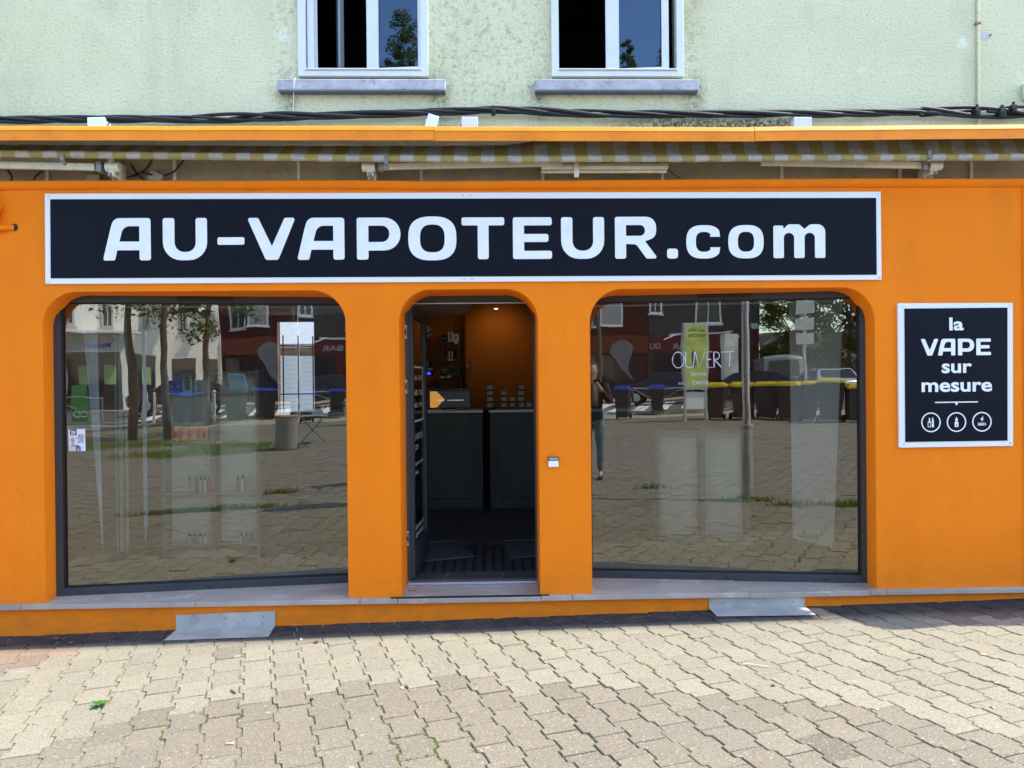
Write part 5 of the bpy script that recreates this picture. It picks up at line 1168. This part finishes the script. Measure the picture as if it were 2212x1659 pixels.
def bin_(x,y,rz,lid,label,body=(.035,.037,.04),w_=.50,h_=.98,openlid=False,group='wheeled bins on the far side of the square'):
    g=gp(x,y); t_=thing('wheeled_bin',label,'wheeled bin',g,group)
    mm=Matrix.Translation(g)@Matrix.Rotation(rz,4,'Z'); d0=w_*1.05
    b=MB(); B=[(-w_*.38,-d0*.36),(w_*.38,-d0*.36),(w_*.38,d0*.36),(-w_*.38,d0*.36)]; T=[(-w_*.5,-d0*.5),(w_*.5,-d0*.5),(w_*.5,d0*.5),(-w_*.5,d0*.5)]
    lo=[b.bm.verts.new(mm@Vector((p[0],p[1],.06))) for p in B]; hi=[b.bm.verts.new(mm@Vector((p[0],p[1],h_))) for p in T]
    for k in range(4): b.bm.faces.new((lo[k],lo[(k+1)%4],hi[(k+1)%4],hi[k]))
    b.bm.faces.new(lo[::-1]); b.bm.faces.new(hi); b.box(-w_*.53,w_*.53,-d0*.53,d0*.53,h_-.06,h_-.001,mm)
    b.build('tub',M('bin_grey',body,.5,0,.15,5,dirt=.2),t_,bevel=.015)
    lm=mm@(Matrix.Translation((0,d0*-.5,h_+.03))@Matrix.Rotation(R(62),4,'X')@Matrix.Translation((0,d0*.5,0)) if openlid else Matrix.Translation((0,0,h_+.03)))
    b=MB(); b.box(-w_*.55,w_*.55,-d0*.55,d0*.58,-.045,.035,lm); b.box(-w_*.42,w_*.42,-d0*.40,d0*.40,.035,.085,lm); b.build('lid',flat('lid_%d'%int(lid[0]*1000),lid,.4),t_,bevel=.012)
    for s in(-1,1):
        b=MB(); b.cyl(mm@Vector((s*w_*.40,-d0*.42,.10)),mm@Vector((s*w_*.50,-d0*.42,.10)),.10,n=16); b.build('wheel',BLACK,t_)
    b=MB(); b.cyl(mm@Vector((-w_*.4,-d0*.60,h_-.02)),mm@Vector((w_*.4,-d0*.60,h_-.02)),.018,n=8); b.build('handle',BLACK,t_)
    return t_
BL=(.03,.10,.55); YE=(.78,.58,.03)
bin_(-1.2,-20.4,.1,BL,'blue lidded bin standing alone left of the pedestrian barrier')
bin_(-3.65,-23.1,.3,(.12,.30,.50),'bin with its pale blue lid thrown open',openlid=True,w_=.62,h_=1.02)
bin_(-2.65,-23.2,-.2,BL,'large blue lidded bin right of the open one',w_=.70,h_=1.06); bin_(-.1,-22.5,.0,BL,'blue lidded bin nearest the door pier'); bin_(-5.5,-22.9,.5,BL,'blue lidded bin behind the second tree trunk',w_=.7); bin_(-4.9,-23.2,.2,BL,'blue lidded bin close to the third tree trunk')
for k,(x,y,rz,w_) in enumerate(((1.95,-19.0,.2,.55),(2.75,-18.8,-.1,.7),(3.45,-18.6,.1,.7),(4.05,-18.2,.3,.6),(4.62,-18.4,-.2,.5))): bin_(x,y,rz,YE,'yellow lidded bin, %s from the left in the row by the sign post'%(['first','second','third','fourth','fifth'][k]),w_=w_,h_=1.06)
bin_(5.12,-17.5,.1,(.80,.70,.10),'big yellow lidded bin in front of the silver car',w_=.68,h_=1.12); bin_(5.72,-17.2,-.1,YE,'yellow lidded bin at the right end of the row',w_=.5)
# advertising panels
def adpanel(x,y,rz,h_,label,poster,text):
    g=gp(x,y); t_=thing('advertising_panel',label,'advertising panel',g,'street advertising panels'); mm=Matrix.Translation(g)@Matrix.Rotation(rz,4,'Z')
    b=MB(); b.box(-.42,.42,-.10,.10,1.0,h_,mm); b.build('case',STEEL,t_,bevel=.01)
    b=MB(); b.box(-.34,.34,.101,.106,1.10,h_-.10,mm); b.build('poster',poster,t_)
    for s in(-1,1):
        b=MB(); b.box(s*.36-.045,s*.36+.045,-.05,.05,-.05,1.0,mm); b.build('leg',STEEL,t_)
    b=MB(); b.box(-.315,.315,-.03,.03,.35,.92,mm); b.build('service_box',WHITE,t_)
    if text:
        b=MB()
        for i,(tx,z) in enumerate(text): text_into(b,tx,.2,lambda u,v,w,z=z:mm@Vector((.29-u,.108,z+v)),width=.55,off=.004)
        b.build('poster_text',flat('poster_ink',(.08,.25,.06),.6),t_)
        b=MB(); b.prism([fillet([(-.12,1.75,.05),(0,1.75,.05),(0,2.2,.05),(-.12,2.2,.05)],3)],lambda u,v,w:mm@Vector((u,.107+w,v)),.004,0); b.build('poster_bottle',flat('poster_navy',(.03,.05,.2),.6),t_)
adpanel(1.30,-18.5,R(-24),3.10,'advertising panel with yellow green poster on two steel legs',M('poster_lime',(.50,.58,.14),.5,0,.35,2),(('zéro déchet',2.78),('nantes',2.62)))
adpanel(2.56,-25.2,R(-50),2.9,'farther advertising panel with a grey poster, by the road',M('poster_grey',(.40,.40,.40),.4,0,.5,3),None)
# barrier
def barrier(x0,y0,x1,y1,label):
    t_=thing('pedestrian_barrier',label,'barrier',gp((x0+x1)/2,(y0+y1)/2),'steel pedestrian barriers'); h=.98
    A=Vector(gp(x0,y0)); B_=Vector(gp(x1,y1)); u=Vector((0,0,1))
    b=MB(); b.tube([A,A+u*h,B_+u*h,B_],.022,8); b.tube([A+u*.12,B_+u*.12],.016,8); b.build('rail',STEEL,t_)
    b=MB(); b.tube([A+u*h,B_+u*.12],.016,6); b.tube([A+u*.12,B_+u*h],.012,6); b.build('cross_brace',STEEL,t_)
barrier(-1.0,-22.4,.85,-22.2,'steel crossing barrier beside the advertising panel'); barrier(-9.6,-23.3,-8.0,-23.2,'steel crossing barrier at the far left of the square')
for x,y,lab in((-4.45,-23.6,'white bollard between the open bin and the tree'),(-7.05,-23.6,'first white bollard by the thin pole'),(-6.75,-23.6,'second white bollard by the thin pole'),(-6.45,-23.6,'third white bollard by the thin pole')):
    g=gp(x,y); t_=thing('bollard',lab,'bollard',g,'white round headed bollards'); b=MB(); b.lathe(g,[(.05,-.02),(.05,.95),(.03,.97)],14); b.build('post',WHITE,t_,smooth=True); b=MB(); b.ico((g[0],g[1],g[2]+1.02),.06,2); b.build('ball',WHITE,t_,smooth='all')
g=gp(-6.5,-21.9); t_=thing('sign_pole','thin grey pole near the bollards','pole',g); b=MB(); b.lathe(g,[(.07,-.02),(.07,1.3),(.05,1.32),(.045,5.5)],12); b.build('pole',STEEL,t_,smooth=True)
g=gp(-1.73,-11.65); t_=thing('concrete_planter','round grey concrete litter drum with orange rim','litter bin',g)
b=MB(); b.lathe(g,[(.25,-.02),(.25,.76),(.21,.76),(.20,.2)],28); b.build('drum',M('concrete',(.26,.25,.22),.9,0,.15,6,.3,60,dirt=.4),t_,smooth=True)
b=MB(); b.lathe(g,[(.255,.745),(.262,.77),(.24,.785),(.20,.78)],28); b.build('rim',M('rusty_rim',(.40,.18,.07),.8),t_)
g=gp(-1.12,-12.6); t_=thing('folding_table','light metal folding table with crossed legs','table',g)
b=MB(); b.box(g[0]-.36,g[0]+.36,g[1]-.3,g[1]+.3,g[2]+.66,g[2]+.685); b.build('table_top',STEEL,t_,bevel=.004)
for s in(-1,1):
    b=MB(); b.beam((g[0]-.3,g[1]+s*.25,g[2]),(g[0]+.28,g[1]+s*.25,g[2]+.66),.02,.02); b.beam((g[0]+.3,g[1]+s*.25,g[2]),(g[0]-.28,g[1]+s*.25,g[2]+.66),.02,.02); b.build('leg',STEEL,t_)
g=gp(-9.1,-24.6); t_=thing('pavement_board','green advertising board with white ovals','board',g)
b=MB(); b.box(g[0]-.28,g[0]+.28,g[1]-.03,g[1]+.03,g[2],g[2]+1.4); b.build('board',flat('board_green',(.05,.30,.08),.5),t_,bevel=.01)
b=MB(); b.prism(ring(g[0]-.1,g[2]+.35,.08,.13,20),lambda u,v,w:(u,g[1]+.031+w,v),.004,0); b.prism(ring(g[0]+.12,g[2]+.35,.08,.13,20),lambda u,v,w:(u,g[1]+.031+w,v),.004,0); b.build('white_oval',WHITE,t_)
# direction signs
g=gp(4.72,-19.9); t_=thing('direction_sign','post carrying three white direction plates above the yellow bins','road sign',g)
b=MB(); b.lathe(g,[(.05,-.02),(.05,4.2)],12); b.build('post',STEEL,t_,smooth=True)
for z in(2.75,3.25,3.75):
    b=MB(); b.box(g[0]-.25,g[0]+.25,g[1]+.055,g[1]+.085,z,z+.38); b.build('plate',flat('plate_white',(.62,.63,.63),.5),t_,bevel=.006)
# cars
def car(x,y,rz,col,label,kind='hatch',lights=False):
    g=gp(x,y); t_=thing('parked_car',label,'car',g,'parked cars along the street'); mm=Matrix.Translation(g)@Matrix.Rotation(rz,4,'Z')
    if kind=='van': prof=[(-2.2,.35),(-2.25,.9),(-2.15,1.3),(-1.75,1.95),(1.95,2.0),(2.2,1.9),(2.25,.5),(2.2,.35)]; win=[(-2.02,1.35),(-1.72,1.82),(-.9,1.85),(-.9,1.35)]; roof_=.80
    else: prof=[(-2.05,.35),(-2.12,.62),(-2.0,.82),(-1.15,.96),(-.45,1.40),(.2,1.50),(1.2,1.45),(1.75,1.10),(2.05,.95),(2.1,.5),(2.05,.35)]; win=[(-1.02,.98),(-.40,1.36),(.2,1.43),(1.12,1.38),(1.5,1.08),(1.45,.98)]; roof_=.62
    prof=fillet([(a,c_,.10) for a,c_ in prof],3); W_=.86
    b=MB(); rows=[]
    def wd(z): 
        zz=.95 if kind!='van' else 1.35
        return W_ if z<zz else W_-(z-zz)*(W_-roof_)/.5
    for s in(-1,1): rows.append([b.bm.verts.new(mm@Vector((a,s*wd(c_),c_))) for a,c_ in prof])
    n=len(prof)
    for k in range(n): b.bm.faces.new((rows[0][k],rows[0][(k+1)%n],rows[1][(k+1)%n],rows[1][k]))
    for r_2 in(rows[0][::-1],rows[1]): b.bm.faces.new(r_2)
    body=b.build('body',M('car_paint_%d'%int(col[0]*1000),col,.25,.3,.03,2,coat=.6),t_,bevel=.03,smooth=True)
    GLS=M('car_glass',(.015,.018,.02),.06,0,.05,2)
    for s in(-1,1):
        b=MB(); lo_=[b.bm.verts.new(mm@Vector((a,s*(wd(c_)+.006),c_))) for a,c_ in fillet([(p[0],p[1],.05) for p in win],3)]; b.bm.faces.new(lo_); b.build('side_window',GLS,t_)
    if kind=='van': b=MB(); b.quad(*[mm@Vector(q) for q in((2.262,-.62,1.15),(2.262,.62,1.15),(2.235,.60,1.78),(2.235,-.60,1.78))]); b.build('rear_window',GLS,t_)
    else:
        b=MB(); b.quad(*[mm@Vector(q) for q in((1.83,-.62,1.08),(1.83,.62,1.08),(1.32,.56,1.42),(1.32,-.56,1.42))]); b.build('rear_window',GLS,t_)
        b=MB(); b.quad(*[mm@Vector(q) for q in((-1.16,-.68,.985),(-1.16,.68,.985),(-.50,.58,1.40),(-.50,-.58,1.40))]); b.build('windscreen',GLS,t_)
    for sx_ in(-1.3,1.3):
        for s in(-1,1):
            b=MB(); b.cyl(mm@Vector((sx_,s*.70,.32)),mm@Vector((sx_,s*.89,.32)),.32,n=20); w2=b.build('wheel',BLACK,t_,bevel=.02)
            b=MB(); b.cyl(mm@Vector((sx_,s*.88,.32)),mm@Vector((sx_,s*.897,.32)),.19,n=16); b.build('rim',STEEL,w2)
    for s in(-1,1):
        b=MB(); b.box(2.06,2.13,s*.70-.1,s*.70+.1,.78,.94,mm); b.build_each('tail_light',flat('tail_red',(.35,.01,.01),.2),t_,bevel=.01)
        b=MB(); b.box(-2.13,-2.02,s*.62-.14,s*.62+.14,.62,.76,mm); b.build('headlight',flat('lamp_glass',(.6,.6,.6),.15),t_,bevel=.01)
    return t_
car(3.3,-25.4,R(8),(.012,.014,.018),'black hatchback parked behind the yellow bins'); car(6.2,-26.6,R(80),(.42,.43,.44),'silver car seen from behind at the right'); car(4.75,-31.2,R(85),(.24,.24,.23),'white van parked beyond the black hatchback','van'); car(-6.4,-29.6,R(-5),(.06,.012,.018),'dark red car parked under the trees at the left'); car(-.2,-31.0,R(3),(.02,.025,.03),'dark car in front of the red shopfront')
# trees of the square
LFP=mat_leaf('poplar_leaves',(.14,.19,.04),(.34,.36,.10),.4)
LF=mat_leaf('plane_leaves',(.035,.085,.012),(.10,.17,.03)); BARK=M('plane_bark',(.12,.10,.075),.9,0,.35,8,.5,30)
def tree(x,y,h,tr,crown,n,label,leaf=.11,lean=0,group='trees round the square',mat=None,cat='tree',sq=1,sub=None,ncl=26):
    g=Vector(gp(x,y)); t_=thing('tree',label,cat,g,group); rr_=random.Random(int(x*100+y*7)); z0=crown[0]
    b=MB(); P=[g+Vector((lean*k/6+.05*math.sin(k*1.3+x),.05*math.cos(k*1.7),-.1+(h*.8)*k/6)) for k in range(7)]; b.tube(P,[tr*(1-.11*k) for k in range(7)],12)
    limbs=[]
    for k in range(9):
        a=rr_.uniform(0,6.28); s0=P[4+k%2]; e=g+Vector((math.cos(a)*crown[2]*rr_.uniform(.5,.9),math.sin(a)*crown[2]*rr_.uniform(.5,.9),rr_.uniform(z0+.3,crown[1]*.92))); mid=(s0+e)/2+Vector((0,0,.3)); b.tube([s0,mid,e],[tr*.4,tr*.25,.015],6); limbs+= [(mid+(e-mid)*rr_.random()) for _ in range(3)]+[e]
    b.build('trunk',BARK,t_,smooth='all')
    b=MB(); cl=[(p,rr_.uniform(.35,.8)*crown[2]*.45) for p in limbs]
    for _ in range(ncl):
        a=rr_.uniform(0,6.28); q=rr_.uniform(0,1); zz=z0+(crown[1]-z0)*q; rad=crown[2]*math.sin(math.pi*(.12+.80*q))**.7*rr_.uniform(.3,1)*sq; cl.append((g+Vector((math.cos(a)*rad,math.sin(a)*rad,zz)),rr_.uniform(.3,.75)*crown[2]*.42*sq*(26/ncl)**.12))
    V=[];F=[]
    for i in range(n):
        c_,r_3=cl[rr_.randrange(len(cl))]; d_=Vector((rr_.gauss(0,1),rr_.gauss(0,1),rr_.gauss(0,.8))); d_=d_.normalized()*r_3*rr_.random()**.4; p=c_+d_
        nrm=Vector((rr_.gauss(0,.7),rr_.gauss(0,.7),1)).normalized(); u=nrm.orthogonal().normalized(); a=rr_.uniform(0,6.28); u=(u*math.cos(a)+nrm.cross(u)*math.sin(a)); v=nrm.cross(u); s_=leaf*rr_.uniform(.6,1.3)
        k=len(V); V+=[p-u*s_*.5,p+v*s_*.32-nrm*s_*.1,p+u*s_*.55,p-v*s_*.32-nrm*s_*.1]; F.append((k,k+1,k+2,k+3))
    me=bpy.data.meshes.new('crown'); me.from_pydata([tuple(q) for q in V],[],F); me.materials.append(mat or LF); o=bpy.data.objects.new('crown',me); C.objects.link(o); adopt(o,t_)
tree(-5.78,-16.2,7.5,.14,(3.7,8.8,2.3),6500,'plane tree with dark trunk, leftmost in the left window reflection'); tree(-4.85,-15.8,7.5,.125,(3.5,8.6,2.1),6000,'plane tree with straight trunk beside the leftmost one'); tree(-4.45,-21.5,7,.13,(2.9,8.2,1.9),5000,'plane tree with low ragged leaves near the bins',.13)
tree(-1.6,-17.5,7.4,.10,(3.9,8.0,1.4),2600,'slim tree behind the litter drum'); 
tree(-15.7,-46,24,.35,(9,26.6,3.0),16000,'tall poplar rising behind the white apartment building',.20,sq=.75,ncl=120,mat=LFP,group='poplars behind the houses'); tree(-19,-47,22,.35,(9,22.0,2.8),8000,'shorter poplar left of the tall one',.20,sq=.75,ncl=120,mat=LFP,group='poplars behind the houses'); tree(-.4,-46,21,.3,(9,23.2,2.0),8000,'poplar top behind the red building, left one',.20,sq=.7,ncl=90,mat=LFP,group='poplars behind the houses'); tree(2.3,-46,20,.3,(9,22.9,2.2),8000,'poplar top behind the grey building, right one',.20,sq=.7,ncl=90,mat=LFP,group='poplars behind the houses')
for i,(x,y,h) in enumerate(((6.3,-35.5,6.5),(8.6,-35,7.5),(11,-34.5,7),(13.8,-34,8),(7.4,-38.5,9),(10.2,-39,9.5))): tree(x,y,h*.8,.15,(.6,h,2.0),5200,'leafy tree on the rocky bank, %s from the left'%(['first','second','third','fourth','fifth, behind','sixth, behind'][i]),.20,group='trees on the rocky bank')
b=MB(); 
N1,N2=30,8; rows=[]
for i in range(N1+1):
    x=4.5+22*i/N1; rows.append([b.bm.verts.new((x,-35.2-j*.30-.8*mnoise.noise(Vector((x*.7,j*.7,0))),GZ(x,-35)+j*.42+.25*mnoise.noise(Vector((x*1.3,j,4))))) for j in range(N2+1)])
for a,c_ in zip(rows,rows[1:]):
    for j in range(N2): b.bm.faces.new((a[j],c_[j],c_[j+1],a[j+1]))
struct(b.build('rock_bank',M('rock',(.22,.21,.19),.9,0,.35,3,.8,12,dirt=.5)))

# buildings across the street
YB=-38.0
WG=M('house_glass',(.03,.035,.045),.08,0,.1,1)
def facade_thing(name,label,x0,x1,h,mat,depth=9):
    gx=(x0+x1)/2; t_=thing(name,label,'building',(gx,YB,0)); b=MB(); b.box(x0,x1,YB-depth,YB,-1.2,h); b.build('wall',mat,t_); return t_
def hwin(t_,x0,x1,z0,z1,frame=WHITE,shut=None,y=YB):
    b=MB(); e=.10; b.box(x0,x1,y+.002,y+.06,z0,z0+e); b.box(x0,x1,y+.002,y+.06,z1-e,z1); b.box(x0,x0+e,y+.002,y+.06,z0+e,z1-e); b.box(x1-e,x1,y+.002,y+.06,z0+e,z1-e)
    if not shut: b.box((x0+x1)/2-.03,(x0+x1)/2+.03,y+.005,y+.05,z0+e,z1-e)
    f=b.build('window',frame,t_); b=MB(); b.box(x0+e,x1-e,y+.003,y+.02,z0+e,z1-e); b.build('pane' if not shut else 'shutter',WG if not shut else shut,f)
    b=MB(); b.box(x0-.06,x1+.06,y+.003,y+.14,z0-.08,z0-.002); b.build('sill',frame,f)
OFFW=M('offwhite_render',(.84,.81,.72),.9,0,.06,1,.2,30,dirt=.1)
t_=facade_thing('apartment_building','cream apartment block with balconies and a shop below, across the street at the left',-24,-5.56,10.5,OFFW)
for x0,x1 in((-9.95,-9.55),(-7.85,-7.35),(-6.1,-5.75),(-11.9,-11.3),(-13.6,-13.0)):
    for z in(4.45,7.4): hwin(t_,x0,x1,z,z+1.15,M('pale_frame',(.45,.44,.42),.6))
b=MB(); b.box(-9.45,-8.3,YB+.002,YB+.9,5.45,5.55); b.box(-6.95,-6.35,YB+.002,YB+.9,5.35,5.45); b.build('balcony_slab',OFFW,t_)
b=MB()
for xa,xb,z in((-9.45,-8.3,5.55),(-6.95,-6.35,5.45)):
    for k in range(int((xb-xa)/.12)+1): b.cyl((xa+k*.12,YB+.88,z),(xa+k*.12,YB+.88,z+.95),.012,n=5)
    b.box(xa,xb,YB+.86,YB+.9,z+.95,z+.99)
b.build('balcony_rail',WHITE,t_)
b=MB(); b.box(-24,-10.4,YB+.002,YB+1.4,4.10,4.22); b.build('canopy',WHITE,t_)
b=MB(); b.box(-13.4,-10.75,YB+.003,YB+.12,3.32,3.88); b.build('shop_fascia',flat('fascia_grey',(.50,.52,.56),.5),t_)
b=MB(); text_into(b,'Matmut',.42,lambda u,v,w:Vector((-11.45-u,YB+.125,3.45+v)),width=1.3,off=.006); b.build('fascia_text',flat('fascia_blue',(.03,.08,.42),.5),t_)
b=MB(); b.box(-13.4,-10.9,YB+.003,YB+.03,.1,3.2); b.box(-10.3,-9.2,YB+.003,YB+.03,.1,3.2); b.box(-8.2,-7.0,YB+.003,YB+.03,.1,3.0); b.box(-6.6,-5.8,YB+.003,YB+.03,.1,3.0); b.build('shop_window',WG,t_)
b=MB(); 
for x in(-12.9,-11.7,-10.0): b.box(x,x+.55,YB+.031,YB+.04,1.7,2.6)
b.build('window_poster',flat('window_poster',(.30,.42,.20),.5),t_)
pv_=Vector((-5.56,YB,0)); t_.matrix_basis=Matrix.Translation(pv_)@Matrix.Rotation(R(-38),4,'Z')@Matrix.Translation(-pv_)@t_.matrix_basis
REDW=M('dark_red_render',(.06,.014,.012),.85,0,.1,1,.2,30); GREW=M('dark_grey_render',(.062,.060,.062),.85,0,.1,1,.2,30)
t_=facade_thing('shop_house','dark red house with shopfront across the street, middle of the reflection',-5.54,-1.46,8.8,REDW)
hwin(t_,-4.18,-2.98,4.84,6.4,WHITE,M('roller_shutter',(.40,.38,.36),.7)); hwin(t_,-5.05,-4.25,4.7,6.2,M('pale_frame',(.45,.44,.42),.6))
b=MB(); b.box(-5.5,-1.47,YB+.003,YB+.10,3.25,4.20); b.build('shop_fascia',M('orange_red_paint',(.16,.03,.012),.6),t_)
b=MB(); b.box(-5.3,-4.5,YB+.003,YB+.03,.2,3.1); b.box(-4.2,-1.75,YB+.003,YB+.03,1.2,3.1); b.build('shop_window',WG,t_)
b=MB(); b.prism([arc(-2.95,3.35,.62,.55,20,230,20)+[(-3.0,2.2),(-2.6,1.75),(-2.35,1.65),(-2.6,2.05),(-2.65,2.6),(-2.50,3.1)]],lambda u,v,w:(u,YB+.105+w,v),.01,0); b.build('comma_emblem',flat('emblem_grey',(.20,.19,.20),.5),t_)
t_=facade_thing('bar_building','dark grey house above a dark red bar front with awning arms',-1.44,4.55,8.3,GREW)
hwin(t_,-1.42+.02,-.66,5.37,6.5); hwin(t_,1.08,2.53,4.76,6.4)
b=MB(); b.box(-1.43,4.54,YB+.003,YB+.10,3.25,4.18); b.build('bar_fascia',M('wine_red_paint',(.13,.012,.014),.6),t_)
b=MB(); text_into(b,'BAR',.5,lambda u,v,w:Vector((.95-u,YB+.105,3.42+v)),width=1.15,off=.012); text_into(b,'DU',.5,lambda u,v,w:Vector((-.86-u+.0,YB+.105,3.42+v)),width=.55,off=.012); b.build('bar_lettering',flat('bar_letters',(.34,.34,.36),.5),t_)
b=MB(); b.box(-1.2,.6,YB+.003,YB+.03,.9,3.1); b.box(1.0,1.9,YB+.003,YB+.03,.2,3.1); b.box(2.3,4.2,YB+.003,YB+.03,.9,3.1); b.build('bar_window',WG,t_)
b=MB(); b.box(1.93,2.27,YB+.003,YB+.08,.0,3.24); b.box(4.22,4.54,YB+.003,YB+.08,0,3.24); b.box(.62,.98,YB+.003,YB+.08,0,3.24); b.build('bar_pilaster',M('wine_red_paint',(.13,.012,.014),.6),t_)
b=MB(); b.beam((-.57,YB+.9,3.95),(.01,YB+.15,4.25),.05,.05); b.beam((3.43,YB+.9,3.9),(2.7,YB+.15,4.2),.05,.05); b.box(-.3,3.1,YB+.10,YB+.22,4.19,4.30); b.build('awning_arm',WHITE,t_)
b=MB(); b.box(4.1,4.5,YB+.01,YB+.35,4.4,4.75); b.build('outdoor_unit',WHITE,t_)
# unseen scalloped canvas added on the right; its edge shapes the pavement shadow
t_=thing('shadow_canvas','scalloped canvas added out of view for its pavement shadow, right of the orange hood','awning',(5.3,0,3.4))
b=MB(); out=[(4.42,.1)]
xs=np.linspace(4.42,6.9,60)
for x in xs: out.append((float(x),-.52-.055*abs(math.sin((x-4.42)*math.pi/.62))+(.35*math.exp(-((x-4.42)/.10)**2))))
out.append((6.9,.1)); b.prism([out],lambda u,v,w:(u,v,w-.10*v*0),3.42,3.44); b.build('canvas',FABRIC,t_)
for x in(4.7,6.6):
    b=MB(); b.beam((x,.1,3.36),(x,-.4,3.40),.03,.03); b.build('support_arm',CREAM,t_)
# houses closing the street ends
for x0,x1,y0,y1,h,lab,c_ in((-40,-26,-46,-36,9,'beige house closing the street at the far left',(.45,.40,.33)),(28,44,-48,-37,10,'pale house beyond the bank at the far right',(.5,.47,.42))):
    t_=thing('house',lab,'house',((x0+x1)/2,y1,0)); b=MB(); b.box(x0,x1,y0,y1,-1,h); b.build('wall',M('house_%d'%int(c_[0]*100),c_,.9,0,.08,1),t_)
    b=MB(); b.prism([[(x0-.3,h),(x1+.3,h),((x0+x1)/2,h+3)]],lambda u,v,w:(u,w,v),y0-.2,y1+.3); b.build('roof',M('slate_roof',(.10,.10,.12),.7),t_)
    for k in range(3):
        for z in(1.2,4.2): hwin(t_,x0+1.5+k*4,x0+2.8+k*4,z,z+1.5,y=y1)
